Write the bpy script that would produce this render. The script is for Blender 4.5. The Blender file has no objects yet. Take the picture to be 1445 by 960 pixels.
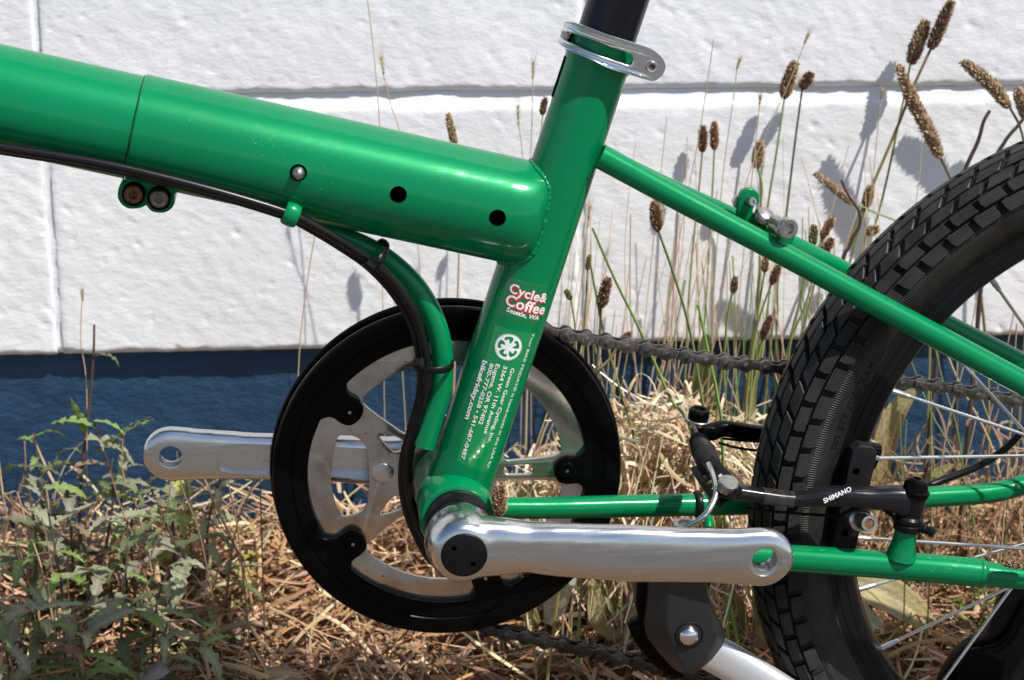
import bpy, bmesh, math, random
from mathutils import Vector, Matrix, noise
from math import sin, cos, pi, radians, sqrt, atan2

# ------------------------------------------------------------------ camera, sky, sun, exposure
scene = bpy.context.scene
COL = scene.collection
FPX = 2716.74
CAM = Vector((-0.07545, -1.06518, 0.43208))
CR = Vector((0.99468207, -0.10298405, 0.00136779))
CU = Vector((0.02939471, 0.29658975, 0.9545525))
CF = Vector((0.09870936, 0.94943605, -0.29803969))
cam_data = bpy.data.cameras.new('camera')
cam = bpy.data.objects.new('camera', cam_data)
COL.objects.link(cam)
m = Matrix.Identity(4)
for i in range(3):
    m[i][0] = CR[i]; m[i][1] = CU[i]; m[i][2] = -CF[i]; m[i][3] = CAM[i]
cam.matrix_world = m
cam_data.sensor_width = 36.0
cam_data.lens = FPX / 1445.0 * 36.0
cam_data.clip_start = 0.02
cam_data.clip_end = 300.0
cam_data.dof.use_dof = True
cam_data.dof.focus_distance = 1.12
cam_data.dof.aperture_fstop = 15.0
scene.camera = cam

SUN = Vector((0.52, -0.45, 1.0)).normalized()
SUN_EL = math.asin(SUN.z)
SUN_AZ = atan2(SUN.x, SUN.y)
world = bpy.data.worlds.new('World')
scene.world = world
world.use_nodes = True
wn = world.node_tree
wn.nodes.clear()
w_out = wn.nodes.new('ShaderNodeOutputWorld')
w_bg = wn.nodes.new('ShaderNodeBackground')
w_sky = wn.nodes.new('ShaderNodeTexSky')
w_sky.sky_type = 'NISHITA'
w_sky.sun_disc = False
w_sky.sun_elevation = SUN_EL
w_sky.sun_rotation = SUN_AZ
w_bg.inputs['Strength'].default_value = 0.112
wn.links.new(w_sky.outputs[0], w_bg.inputs[0])
wn.links.new(w_bg.outputs[0], w_out.inputs[0])

sun_data = bpy.data.lights.new('sun', 'SUN')
sun_data.energy = 5.0
sun_data.angle = radians(0.55)
sun_data.color = (1.0, 0.955, 0.90)
sun = bpy.data.objects.new('sun', sun_data)
COL.objects.link(sun)
sun.rotation_euler = SUN.to_track_quat('Z', 'Y').to_euler()

scene.view_settings.view_transform = 'Standard'
scene.view_settings.look = 'None'
scene.view_settings.gamma = 1.0
scene.view_settings.use_curve_mapping = False
scene.view_settings.exposure = 0.27

# ------------------------------------------------------------------ pixel <-> place helpers
WYAW, WD = -0.0322, 0.3802
WU = Vector((cos(WYAW), sin(WYAW), 0)); WN = Vector((sin(WYAW), -cos(WYAW), 0))   # WN points to the camera
WO = Vector((0, WD, 0))
def ray(px, py):
    return CR * ((px - 722.5) / FPX) - CU * ((py - 480) / FPX) + CF
def P(px, py, Y):                       # point of the bicycle that lies at depth Y
    d = ray(px, py)
    return CAM + d * ((Y - CAM.y) / d.y)
def W(px, py, off=0.0):                 # point off metres in front of the wall
    d = ray(px, py)
    k = ((WO - CAM).dot(WN) + off) / d.dot(WN)
    return CAM + d * k
def S(p):                               # photo pixels per metre at p
    return FPX / (p - CAM).dot(CF)
def wl(u, z, out):                      # wall coordinates to place
    return WO + WU * u + WN * out + Vector((0, 0, z))
def ground_z(x, y):
    t = max(0.0, min(1.0, (y + 0.02) / 0.36)); t = t * t * (3 - 2 * t)
    z = -0.269 + 0.075 * t
    if y > -1.5:
        z += 0.010 * noise.noise(Vector((x * 6, y * 6, 0))) + 0.006 * noise.noise(Vector((x * 17, y * 17, 3)))
    return z

# ------------------------------------------------------------------ materials
MATS = {}
def nodes_of(name):
    mat = bpy.data.materials.new(name); mat.use_nodes = True
    nt = mat.node_tree
    MATS[name] = mat
    return mat, nt, nt.nodes['Principled BSDF']
def mk(name, col, rough=0.5, metal=0.0, coat=0.0, coat_rough=0.05, spec=0.5, var=0.0, vscale=40, bump=0.0, bscale=200, rvar=0.0, rscale=60):
    mat, nt, b = nodes_of(name)
    b.inputs['Base Color'].default_value = (*col, 1)
    b.inputs['Roughness'].default_value = rough
    b.inputs['Metallic'].default_value = metal
    b.inputs['Coat Weight'].default_value = coat
    b.inputs['Coat Roughness'].default_value = coat_rough
    b.inputs['Specular IOR Level'].default_value = spec
    tc = nt.nodes.new('ShaderNodeTexCoord')
    def ns(scale, det=5):
        n = nt.nodes.new('ShaderNodeTexNoise'); n.inputs['Scale'].default_value = scale; n.inputs['Detail'].default_value = det
        nt.links.new(tc.outputs['Object'], n.inputs['Vector']); return n
    if var:
        n = ns(vscale); r = nt.nodes.new('ShaderNodeMapRange')
        r.inputs[1].default_value = 0.3; r.inputs[2].default_value = 0.7
        r.inputs[3].default_value = 1 - var; r.inputs[4].default_value = 1 + var
        nt.links.new(n.outputs[0], r.inputs[0])
        mx = nt.nodes.new('ShaderNodeVectorMath'); mx.operation = 'SCALE'; mx.inputs[0].default_value = col
        nt.links.new(r.outputs[0], mx.inputs['Scale']); nt.links.new(mx.outputs[0], b.inputs['Base Color'])
    if rvar:
        n = ns(rscale); r = nt.nodes.new('ShaderNodeMapRange')
        r.inputs[1].default_value = 0.3; r.inputs[2].default_value = 0.7
        r.inputs[3].default_value = max(0, rough - rvar); r.inputs[4].default_value = rough + rvar
        nt.links.new(n.outputs[0], r.inputs[0]); nt.links.new(r.outputs[0], b.inputs['Roughness'])
    if bump:
        n = ns(bscale); bp = nt.nodes.new('ShaderNodeBump'); bp.inputs['Strength'].default_value = 1.0
        bp.inputs['Distance'].default_value = bump
        nt.links.new(n.outputs[0], bp.inputs['Height']); nt.links.new(bp.outputs[0], b.inputs['Normal'])
    return mat
def mk_vcol(name, rough=0.6, trans=0.0, bump=0.0, bscale=300, spec=0.3):
    mat, nt, b = nodes_of(name)
    a = nt.nodes.new('ShaderNodeAttribute'); a.attribute_name = 'Col'
    b.inputs['Roughness'].default_value = rough; b.inputs['Specular IOR Level'].default_value = spec
    nt.links.new(a.outputs['Color'], b.inputs['Base Color'])
    if bump:
        tc = nt.nodes.new('ShaderNodeTexCoord'); n = nt.nodes.new('ShaderNodeTexNoise'); n.inputs['Scale'].default_value = bscale
        nt.links.new(tc.outputs['Object'], n.inputs['Vector'])
        bp = nt.nodes.new('ShaderNodeBump'); bp.inputs['Distance'].default_value = bump
        nt.links.new(n.outputs[0], bp.inputs['Height']); nt.links.new(bp.outputs[0], b.inputs['Normal'])
    if trans:
        t = nt.nodes.new('ShaderNodeBsdfTranslucent'); mx = nt.nodes.new('ShaderNodeMixShader'); mx.inputs[0].default_value = trans
        nt.links.new(a.outputs['Color'], t.inputs['Color'])
        nt.links.new(b.outputs[0], mx.inputs[1]); nt.links.new(t.outputs[0], mx.inputs[2])
        nt.links.new(mx.outputs[0], nt.nodes['Material Output'].inputs['Surface'])
    return mat

def green_paint():
    mat, nt, b = nodes_of('green_paint')
    tc = nt.nodes.new('ShaderNodeTexCoord')
    def N(t, **k):
        n = nt.nodes.new(t)
        for a, v in k.items(): n.inputs[a].default_value = v
        return n
    L = nt.links.new
    base = N('ShaderNodeTexNoise', Scale=9.0, Detail=3.0); L(tc.outputs['Object'], base.inputs['Vector'])
    cr = nt.nodes.new('ShaderNodeValToRGB')
    cr.color_ramp.elements[0].position = 0.3; cr.color_ramp.elements[0].color = (0.000, 0.168, 0.056, 1)
    cr.color_ramp.elements[1].position = 0.7; cr.color_ramp.elements[1].color = (0.000, 0.195, 0.068, 1)
    L(base.outputs[0], cr.inputs[0])
    # small chips and dull scratches
    ch = N('ShaderNodeTexNoise', Scale=520.0, Detail=3.0); L(tc.outputs['Object'], ch.inputs['Vector'])
    ms = N('ShaderNodeTexNoise', Scale=14.0, Detail=2.0); L(tc.outputs['Object'], ms.inputs['Vector'])
    ad = nt.nodes.new('ShaderNodeMath'); ad.operation = 'ADD'; L(ch.outputs[0], ad.inputs[0]); L(ms.outputs[0], ad.inputs[1])
    mr = N('ShaderNodeMapRange'); mr.inputs[1].default_value = 1.34; mr.inputs[2].default_value = 1.44; L(ad.outputs[0], mr.inputs[0])
    mix = nt.nodes.new('ShaderNodeMix'); mix.data_type = 'RGBA'
    L(mr.outputs[0], mix.inputs['Factor']); L(cr.outputs[0], mix.inputs['A']); mix.inputs['B'].default_value = (0.09, 0.25, 0.14, 1)
    L(mix.outputs['Result'], b.inputs['Base Color'])
    rn = N('ShaderNodeTexNoise', Scale=70.0, Detail=6.0); L(tc.outputs['Object'], rn.inputs['Vector'])
    mp = nt.nodes.new('ShaderNodeMapping'); mp.inputs['Scale'].default_value = (60, 700, 700); mp.inputs['Rotation'].default_value = (0, 0.25, 0)
    L(tc.outputs['Object'], mp.inputs['Vector'])
    sc = N('ShaderNodeTexNoise', Scale=1.0, Detail=4.0); L(mp.outputs[0], sc.inputs['Vector'])
    sm = nt.nodes.new('ShaderNodeMath'); sm.operation = 'MULTIPLY_ADD'; sm.inputs[1].default_value = 0.45; L(sc.outputs[0], sm.inputs[0])
    sm2 = nt.nodes.new('ShaderNodeMath'); sm2.operation = 'MULTIPLY_ADD'; sm2.inputs[1].default_value = 0.55; L(rn.outputs[0], sm2.inputs[0]); L(sm2.outputs[0], sm.inputs[2]); sm2.inputs[2].default_value = 0.0
    rn = sm
    rr = N('ShaderNodeMapRange'); rr.inputs[1].default_value = 0.38; rr.inputs[2].default_value = 0.62
    rr.inputs[3].default_value = 0.045; rr.inputs[4].default_value = 0.17; L(rn.outputs[0], rr.inputs[0])
    b.inputs['Roughness'].default_value = 0.36
    b.inputs['Metallic'].default_value = 0.12
    b.inputs['Specular IOR Level'].default_value = 0.04
    b.inputs['Coat IOR'].default_value = 1.45
    b.inputs['Coat Weight'].default_value = 0.55
    L(rr.outputs[0], b.inputs['Coat Roughness'])
    bn = N('ShaderNodeTexNoise', Scale=900.0, Detail=2.0); L(tc.outputs['Object'], bn.inputs['Vector'])
    bp = N('ShaderNodeBump', Strength=0.25, Distance=0.00006); L(bn.outputs[0], bp.inputs['Height'])
    L(bp.outputs[0], b.inputs['Normal']); L(bp.outputs[0], b.inputs['Coat Normal'])
    return mat
GREEN = green_paint()

def wall_paint(name, c0, c1, rough, fleck=None, relief=1.0):
    mat, nt, b = nodes_of(name)
    L = nt.links.new
    g = nt.nodes.new('ShaderNodeNewGeometry')
    mpg = nt.nodes.new('ShaderNodeMapping'); mpg.inputs['Rotation'].default_value = (0, 0.75, 0); mpg.inputs['Scale'].default_value = (0.6, 1, 1.15); L(g.outputs['Position'], mpg.inputs['Vector'])
    def noise_n(sc, det=6, ro=0.55):
        n = nt.nodes.new('ShaderNodeTexNoise'); n.inputs['Scale'].default_value = sc; n.inputs['Detail'].default_value = det
        n.inputs['Roughness'].default_value = ro
        L(mpg.outputs[0], n.inputs['Vector']); return n
    a = noise_n(7); r = nt.nodes.new('ShaderNodeValToRGB')
    r.color_ramp.elements[0].position = 0.32; r.color_ramp.elements[0].color = (*c0, 1)
    r.color_ramp.elements[1].position = 0.68; r.color_ramp.elements[1].color = (*c1, 1)
    L(a.outputs[0], r.inputs[0]); col = r.outputs[0]
    if fleck:
        f = noise_n(60, 8, 0.7); fm = nt.nodes.new('ShaderNodeMapRange')
        fm.inputs[1].default_value = 0.62; fm.inputs[2].default_value = 0.74; L(f.outputs[0], fm.inputs[0])
        f2 = noise_n(5, 2); fm2 = nt.nodes.new('ShaderNodeMapRange'); fm2.inputs[1].default_value = 0.48; fm2.inputs[2].default_value = 0.62; L(f2.outputs[0], fm2.inputs[0])
        mu = nt.nodes.new('ShaderNodeMath'); mu.operation = 'MULTIPLY'; L(fm.outputs[0], mu.inputs[0]); L(fm2.outputs[0], mu.inputs[1])
        mx = nt.nodes.new('ShaderNodeMix'); mx.data_type = 'RGBA'; L(mu.outputs[0], mx.inputs['Factor'])
        L(col, mx.inputs['A']); mx.inputs['B'].default_value = (*fleck, 1); col = mx.outputs['Result']
    L(col, b.inputs['Base Color'])
    b.inputs['Roughness'].default_value = rough
    b.inputs['Specular IOR Level'].default_value = 0.35
    n1 = noise_n(170, 5, 0.6); n2 = noise_n(520, 3)
    bp1 = nt.nodes.new('ShaderNodeBump'); bp1.inputs['Distance'].default_value = 0.00060 * relief; L(n1.outputs[0], bp1.inputs['Height'])
    bp2 = nt.nodes.new('ShaderNodeBump'); bp2.inputs['Distance'].default_value = 0.00012 * relief; L(n2.outputs[0], bp2.inputs['Height'])
    L(bp1.outputs[0], bp2.inputs['Normal']); L(bp2.outputs[0], b.inputs['Normal'])
    return mat
WHITE_WALL = wall_paint('white_wall_paint', (0.74, 0.745, 0.76), (0.81, 0.81, 0.82), 0.55, (0.66, 0.66, 0.66))
BLUE_WALL = wall_paint('blue_wall_paint', (0.012, 0.040, 0.086), (0.018, 0.055, 0.112), 0.5, (0.13, 0.14, 0.20), 2.4)

BLACK_GLOSS = mk('black_gloss_plastic', (0.002, 0.002, 0.002), 0.27, rvar=0.08, spec=0.08)
BLACK_SATIN = mk('black_satin_paint', (0.005, 0.005, 0.006), 0.36, rvar=0.10, var=0.2, spec=0.2)
BLACK_HOUSING = mk('black_cable_housing', (0.006, 0.006, 0.007), 0.28, spec=0.25)
CHARCOAL = mk('charcoal_cast_paint', (0.016, 0.017, 0.020), 0.36, metal=0.0, spec=0.45, bump=0.00015, bscale=1500)
RUBBER = mk('black_rubber', (0.008, 0.008, 0.009), 0.6, rvar=0.12, spec=0.25)
ALU = mk('brushed_aluminium', (0.62, 0.61, 0.60), 0.27, metal=1.0, rvar=0.06, rscale=60, var=0.04, vscale=30)
def brushed(mat):
    nt = mat.node_tree; b = nt.nodes['Principled BSDF']; L = nt.links.new
    tc = nt.nodes.new('ShaderNodeTexCoord'); mp = nt.nodes.new('ShaderNodeMapping'); mp.inputs['Scale'].default_value = (25, 500, 420)
    n = nt.nodes.new('ShaderNodeTexNoise'); n.inputs['Scale'].default_value = 1.0; n.inputs['Detail'].default_value = 5
    L(tc.outputs['Object'], mp.inputs['Vector']); L(mp.outputs[0], n.inputs['Vector'])
    r = nt.nodes.new('ShaderNodeMapRange'); r.inputs[1].default_value = 0.3; r.inputs[2].default_value = 0.7; r.inputs[3].default_value = 0.15; r.inputs[4].default_value = 0.34
    L(n.outputs[0], r.inputs[0]); L(r.outputs[0], b.inputs['Roughness'])
    bp = nt.nodes.new('ShaderNodeBump'); bp.inputs['Distance'].default_value = 0.00003; L(n.outputs[0], bp.inputs['Height']); L(bp.outputs[0], b.inputs['Normal'])
brushed(ALU)
ALU_POLISH = mk('polished_aluminium', (0.72, 0.72, 0.72), 0.17, metal=1.0, rvar=0.05)
ALU_PAINT = mk('silver_stand_paint', (0.62, 0.62, 0.62), 0.35, metal=0.55)
STEEL = mk('steel_bolt', (0.42, 0.40, 0.38), 0.30, metal=1.0, var=0.2, vscale=300)
STEEL_BRIGHT = mk('spoke_steel', (0.60, 0.60, 0.60), 0.25, metal=1.0)
RUST = mk('rusty_steel', (0.16, 0.075, 0.035), 0.65, metal=0.4, var=0.5, vscale=500, bump=0.0003, bscale=600)
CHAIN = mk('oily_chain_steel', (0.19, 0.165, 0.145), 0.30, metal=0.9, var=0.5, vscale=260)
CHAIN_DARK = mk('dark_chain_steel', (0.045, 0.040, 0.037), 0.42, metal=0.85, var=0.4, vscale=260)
DARK_HOLE = mk('dark_bore', (0.004, 0.004, 0.004), 0.9, spec=0.1)
LETTER_WHITE = mk('white_print', (0.72, 0.73, 0.71), 0.5)
LETTER_RED = mk('red_print', (0.50, 0.025, 0.03), 0.5)
RED_METAL = mk('red_anodised', (0.4, 0.03, 0.04), 0.3, metal=0.8)
SEATPOST = mk('black_anodised_seatpost', (0.006, 0.006, 0.008), 0.20, rvar=0.04, spec=0.25)
CLEAR = None

def plate_steel():
    mat, nt, b = nodes_of('dusty_chainring_steel')
    L = nt.links.new
    tc = nt.nodes.new('ShaderNodeTexCoord')
    n = nt.nodes.new('ShaderNodeTexNoise'); n.inputs['Scale'].default_value = 55; n.inputs['Detail'].default_value = 7
    L(tc.outputs['Object'], n.inputs['Vector'])
    r = nt.nodes.new('ShaderNodeValToRGB')
    r.color_ramp.elements[0].position = 0.35; r.color_ramp.elements[0].color = (0.56, 0.52, 0.48, 1)
    r.color_ramp.elements[1].position = 0.66; r.color_ramp.elements[1].color = (0.38, 0.33, 0.28, 1)
    L(n.outputs[0], r.inputs[0])
    s = nt.nodes.new('ShaderNodeTexNoise'); s.inputs['Scale'].default_value = 420; s.inputs['Detail'].default_value = 3
    L(tc.outputs['Object'], s.inputs['Vector'])
    mr = nt.nodes.new('ShaderNodeMapRange'); mr.inputs[1].default_value = 0.66; mr.inputs[2].default_value = 0.74; L(s.outputs[0], mr.inputs[0])
    mx = nt.nodes.new('ShaderNodeMix'); mx.data_type = 'RGBA'; L(mr.outputs[0], mx.inputs['Factor']); L(r.outputs[0], mx.inputs['A'])
    mx.inputs['B'].default_value = (0.09, 0.055, 0.035, 1)
    L(mx.outputs['Result'], b.inputs['Base Color'])
    b.inputs['Metallic'].default_value = 0.88; b.inputs['Roughness'].default_value = 0.17
    return mat
PLATE = plate_steel()

def tyre_mat():
    mat, nt, b = nodes_of('tyre_rubber')
    L = nt.links.new
    uv = nt.nodes.new('ShaderNodeUVMap'); uv.uv_map = 'UV'
    sx = nt.nodes.new('ShaderNodeSeparateXYZ'); L(uv.outputs[0], sx.inputs[0])
    def M(op, a, bb=None, v=None):
        n = nt.nodes.new('ShaderNodeMath'); n.operation = op
        L(a, n.inputs[0])
        if bb is not None: L(bb, n.inputs[1])
        elif v is not None: n.inputs[1].default_value = v
        return n.outputs[0]
    av = M('ABSOLUTE', sx.outputs[1])
    # ribbed band on the shoulder, dimpled shoulder blocks
    band = M('MULTIPLY', M('GREATER_THAN', av, v=0.0362), M('LESS_THAN', av, v=0.0404))
    ribs = M('SINE', M('MULTIPLY', sx.outputs[0], v=2 * pi / 0.0016))
    h1 = M('MULTIPLY', M('MULTIPLY', ribs, v=0.32), band)
    sh = M('MULTIPLY', M('GREATER_THAN', av, v=0.0198), M('LESS_THAN', av, v=0.0356))
    d1 = M('SINE', M('MULTIPLY', M('ADD', sx.outputs[0], sx.outputs[1]), v=2 * pi / 0.0016))
    d2 = M('SINE', M('MULTIPLY', M('SUBTRACT', sx.outputs[0], sx.outputs[1]), v=2 * pi / 0.0016))
    h2 = M('MULTIPLY', M('MULTIPLY', M('MULTIPLY', d1, d2), v=0.45), sh)
    tc = nt.nodes.new('ShaderNodeTexCoord')
    n = nt.nodes.new('ShaderNodeTexNoise'); n.inputs['Scale'].default_value = 900; n.inputs['Detail'].default_value = 3
    L(tc.outputs['Object'], n.inputs['Vector'])
    h = M('ADD', M('ADD', h1, h2), M('MULTIPLY', n.outputs[0], v=0.25))
    bp = nt.nodes.new('ShaderNodeBump'); bp.inputs['Distance'].default_value = 0.0006; L(h, bp.inputs['Height'])
    L(bp.outputs[0], b.inputs['Normal'])
    n2 = nt.nodes.new('ShaderNodeTexNoise'); n2.inputs['Scale'].default_value = 45; n2.inputs['Detail'].default_value = 6
    L(tc.outputs['Object'], n2.inputs['Vector'])
    r = nt.nodes.new('ShaderNodeValToRGB')
    r.color_ramp.elements[0].position = 0.4; r.color_ramp.elements[0].color = (0.0095, 0.0092, 0.0088, 1)
    r.color_ramp.elements[1].position = 0.8; r.color_ramp.elements[1].color = (0.034, 0.031, 0.028, 1)
    L(n2.outputs[0], r.inputs[0]); L(r.outputs[0], b.inputs['Base Color'])
    b.inputs['Roughness'].default_value = 0.50
    b.inputs['Specular IOR Level'].default_value = 0.32
    return mat
TYRE = tyre_mat()
def rim_mat():
    mat, nt, b = nodes_of('black_rim_paint')
    L = nt.links.new
    b.inputs['Base Color'].default_value = (0.005, 0.005, 0.006, 1); b.inputs['Roughness'].default_value = 0.28; b.inputs['Specular IOR Level'].default_value = 0.25
    return mat
RIM = rim_mat()

SOIL = None
def soil():
    mat, nt, b = nodes_of('dry_soil')
    L = nt.links.new
    g = nt.nodes.new('ShaderNodeNewGeometry')
    def nn(sc, det=6):
        n = nt.nodes.new('ShaderNodeTexNoise'); n.inputs['Scale'].default_value = sc; n.inputs['Detail'].default_value = det
        L(g.outputs['Position'], n.inputs['Vector']); return n
    a = nn(55, 8); r = nt.nodes.new('ShaderNodeValToRGB')
    r.color_ramp.elements[0].position = 0.3; r.color_ramp.elements[0].color = (0.050, 0.033, 0.022, 1)
    r.color_ramp.elements[1].position = 0.72; r.color_ramp.elements[1].color = (0.25, 0.16, 0.095, 1)
    L(a.outputs[0], r.inputs[0])
    # grey paving from just behind the bicycle's near side towards the viewer
    sp = nt.nodes.new('ShaderNodeSeparateXYZ'); L(g.outputs['Position'], sp.inputs[0])
    mr = nt.nodes.new('ShaderNodeMapRange'); mr.inputs[1].default_value = -0.50; mr.inputs[2].default_value = -0.40
    L(sp.outputs[1], mr.inputs[0])
    pv = nn(160, 8); pr = nt.nodes.new('ShaderNodeValToRGB')
    pr.color_ramp.elements[0].color = (0.07, 0.068, 0.065, 1); pr.color_ramp.elements[1].color = (0.15, 0.145, 0.14, 1)
    L(pv.outputs[0], pr.inputs[0])
    mx = nt.nodes.new('ShaderNodeMix'); mx.data_type = 'RGBA'
    L(mr.outputs[0], mx.inputs['Factor']); L(pr.outputs[0], mx.inputs['A']); L(r.outputs[0], mx.inputs['B'])
    L(mx.outputs['Result'], b.inputs['Base Color']); b.inputs['Roughness'].default_value = 0.95
    bp = nt.nodes.new('ShaderNodeBump'); bp.inputs['Distance'].default_value = 0.006
    h = nn(120, 8); L(h.outputs[0], bp.inputs['Height']); L(bp.outputs[0], b.inputs['Normal'])
    return mat
SOIL = soil()
STRAW = mk_vcol('dry_straw', 0.62, trans=0.22, spec=0.35)
LEAFM = mk_vcol('weed_leaf', 0.48, trans=0.30, bump=0.0008, bscale=350, spec=0.4)
HEADM = mk_vcol('seed_head_chaff', 0.8, trans=0.10, spec=0.2)
STEMM = mk_vcol('plant_stem', 0.55, trans=0.10, spec=0.35)

# ------------------------------------------------------------------ mesh helpers
def link(name, mesh, mat, parent=None):
    o = bpy.data.objects.new(name, mesh)
    COL.objects.link(o)
    if mat is not None:
        if len(mesh.materials) == 0: mesh.materials.append(mat)
    if parent is not None: o.parent = parent
    return o
def smooth(me, ang=35):
    me.polygons.foreach_set('use_smooth', [True] * len(me.polygons))
    if ang: me.set_sharp_from_angle(angle=radians(ang))
def mesh_from(verts, faces, ang=35, cols=None, uvs=None, fixn=False, name='mesh'):
    me = bpy.data.meshes.new(name)
    me.from_pydata([tuple(v) for v in verts], [], faces)
    if cols is not None:
        a = me.color_attributes.new('Col', 'FLOAT_COLOR', 'POINT')
        flat = []
        for c in cols: flat.extend((c[0], c[1], c[2], 1.0))
        a.data.foreach_set('color', flat)
    if uvs is not None:
        l = me.uv_layers.new(name='UV')
        for lp in me.loops: l.data[lp.index].uv = uvs[lp.vertex_index]
    if fixn:
        bm = bmesh.new(); bm.from_mesh(me); bmesh.ops.recalc_face_normals(bm, faces=bm.faces); bm.to_mesh(me); bm.free()
    me.update()
    if ang is not None: smooth(me, ang)
    return me
class MB:
    def __init__(s): s.v = []; s.f = []; s.c = []
    def add(s, vs, fs, col=None):
        o = len(s.v); s.v.extend(vs); s.f.extend([tuple(i + o for i in f) for f in fs])
        if col is not None: s.c.extend([col] * len(vs) if not isinstance(col, list) else col)
    def mesh(s, ang=35, fixn=True): return mesh_from(s.v, s.f, ang, s.c if s.c else None, fixn=fixn)
    def build(s, name, mat, parent=None, ang=35, fixn=True): return link(name, s.mesh(ang, fixn), mat, parent)
def catmull(pts, n):                     # pts: list of equal-length tuples
    if len(pts) < 3: 
        a, b = pts[0], pts[-1]
        return [tuple(x + (y - x) * i / n for x, y in zip(a, b)) for i in range(n + 1)]
    out = []
    q = [tuple(2 * a - b for a, b in zip(pts[0], pts[1]))] + list(pts) + [tuple(2 * a - b for a, b in zip(pts[-1], pts[-2]))]
    for i in range(len(pts) - 1):
        p0, p1, p2, p3 = q[i:i + 4]
        for k in range(n):
            t = k / n
            out.append(tuple(0.5 * (2 * b + (c - a) * t + (2 * a - 5 * b + 4 * c - d) * t * t + (3 * b - a - 3 * c + d) * t ** 3) for a, b, c, d in zip(p0, p1, p2, p3)))
    out.append(tuple(pts[-1]))
    return out
def sweep(pts, radii, seg=20, caps=True, closed=False, flat=None, up=None, profile=None):
    pts = [Vector(p) for p in pts]; n = len(pts)
    if not hasattr(radii, '__len__'): radii = [radii] * n
    def tan(i):
        if closed: return (pts[(i + 1) % n] - pts[i - 1]).normalized()
        return (pts[min(i + 1, n - 1)] - pts[max(i - 1, 0)]).normalized()
    t0 = tan(0)
    if up is None: up = Vector((0, -1, 0)) if abs(t0.y) < 0.9 else Vector((0, 0, 1))
    nrm = (up - t0 * up.dot(t0)).normalized()
    vs = []; fs = []
    for i in range(n):
        t = tan(i); nrm = (nrm - t * nrm.dot(t)).normalized(); bi = t.cross(nrm)
        ra = radii[i]; rb = ra * flat if flat else ra
        for k in range(seg):
            if profile: cx, cy = profile[k]
            else: cx, cy = cos(2 * pi * k / seg), sin(2 * pi * k / seg)
            vs.append(pts[i] + nrm * (cx * ra) + bi * (cy * rb))
    m_ = n if closed else n - 1
    for i in range(m_):
        for k in range(seg):
            a = i * seg + k; b = i * seg + (k + 1) % seg; c = ((i + 1) % n) * seg + (k + 1) % seg; d = ((i + 1) % n) * seg + k
            fs.append((a, b, c, d))
    if caps and not closed:
        fs.append(tuple(range(seg - 1, -1, -1))); fs.append(tuple((n - 1) * seg + k for k in range(seg)))
    return vs, fs
def tube(name, pts, radii, mat, parent, seg=24, ang=35, **k):
    vs, fs = sweep(pts, radii, seg, **k)
    return link(name, mesh_from(vs, fs, ang, fixn=True), mat, parent)
def ptube(name, pl, mat, parent, n=8, seg=24, **k):     # pl: (px, py, Y, radius px)
    rows = []
    for px, py, Y, r in pl:
        p = P(px, py, Y); rows.append((p.x, p.y, p.z, r / S(p)))
    rows = catmull(rows, n)
    return tube(name, [r[:3] for r in rows], [r[3] for r in rows], mat, parent, seg, **k)
def lathe_data(profile, axis_o, axis_d, seg=48, closed_profile=False):
    # profile: (radius, height along axis)
    ax = Vector(axis_d).normalized(); o = Vector(axis_o)
    a = Vector((1, 0, 0)) if abs(ax.x) < 0.8 else Vector((0, 0, 1))
    a = (a - ax * a.dot(ax)).normalized(); b = ax.cross(a)
    vs = []; fs = []; n = len(profile)
    for r, h in profile:
        for k in range(seg):
            t = 2 * pi * k / seg
            vs.append(o + ax * h + (a * cos(t) + b * sin(t)) * max(r, 1e-6))
    for i in range(n if closed_profile else n - 1):
        j = (i + 1) % n
        for k in range(seg):
            fs.append((i * seg + k, i * seg + (k + 1) % seg, j * seg + (k + 1) % seg, j * seg + k))
    if not closed_profile:
        if profile[0][0] > 1e-5: fs.append(tuple(range(seg)))
        if profile[-1][0] > 1e-5: fs.append(tuple((n - 1) * seg + k for k in range(seg)))
    return vs, fs
def lathe(name, profile, o, d, mat, parent, seg=48, ang=30, **k):
    vs, fs = lathe_data(profile, o, d, seg, **k)
    me = mesh_from(vs, fs, ang, fixn=False)
    bm = bmesh.new(); bm.from_mesh(me); bmesh.ops.remove_doubles(bm, verts=bm.verts, dist=1e-5); bmesh.ops.recalc_face_normals(bm, faces=bm.faces); bm.to_mesh(me); bm.free()
    smooth(me, ang)
    return link(name, me, mat, parent)
def cyl(name, a, b, r, mat, parent, seg=28, bevel=0.0):
    a = Vector(a); b = Vector(b); L = (b - a).length; bv = min(bevel, r * 0.9, L * 0.45)
    pr = [(0, 0), (r - bv, 0), (r - bv * 0.3, bv * 0.3), (r, bv), (r, L - bv), (r - bv * 0.3, L - bv * 0.3), (r - bv, L), (0, L)] if bv else [(0, 0), (r, 0), (r, L), (0, L)]
    return lathe(name, pr, a, b - a, mat, parent, seg)
def dg(): 
    bpy.context.view_layer.update(); return bpy.context.evaluated_depsgraph_get()
def bake(o):
    me = bpy.data.meshes.new_from_object(o.evaluated_get(dg()))
    o.modifiers.clear(); old = o.data; o.data = me
    return o
def cut(o, cutters, solver='EXACT'):
    for c in cutters:
        md = o.modifiers.new('cut', 'BOOLEAN'); md.operation = 'DIFFERENCE'; md.solver = solver; md.object = c
        if hasattr(md, 'material_mode'): md.material_mode = 'TRANSFER'
    bake(o)
    for c in cutters: bpy.data.objects.remove(c)
    smooth(o.data, 35)
    return o
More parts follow.
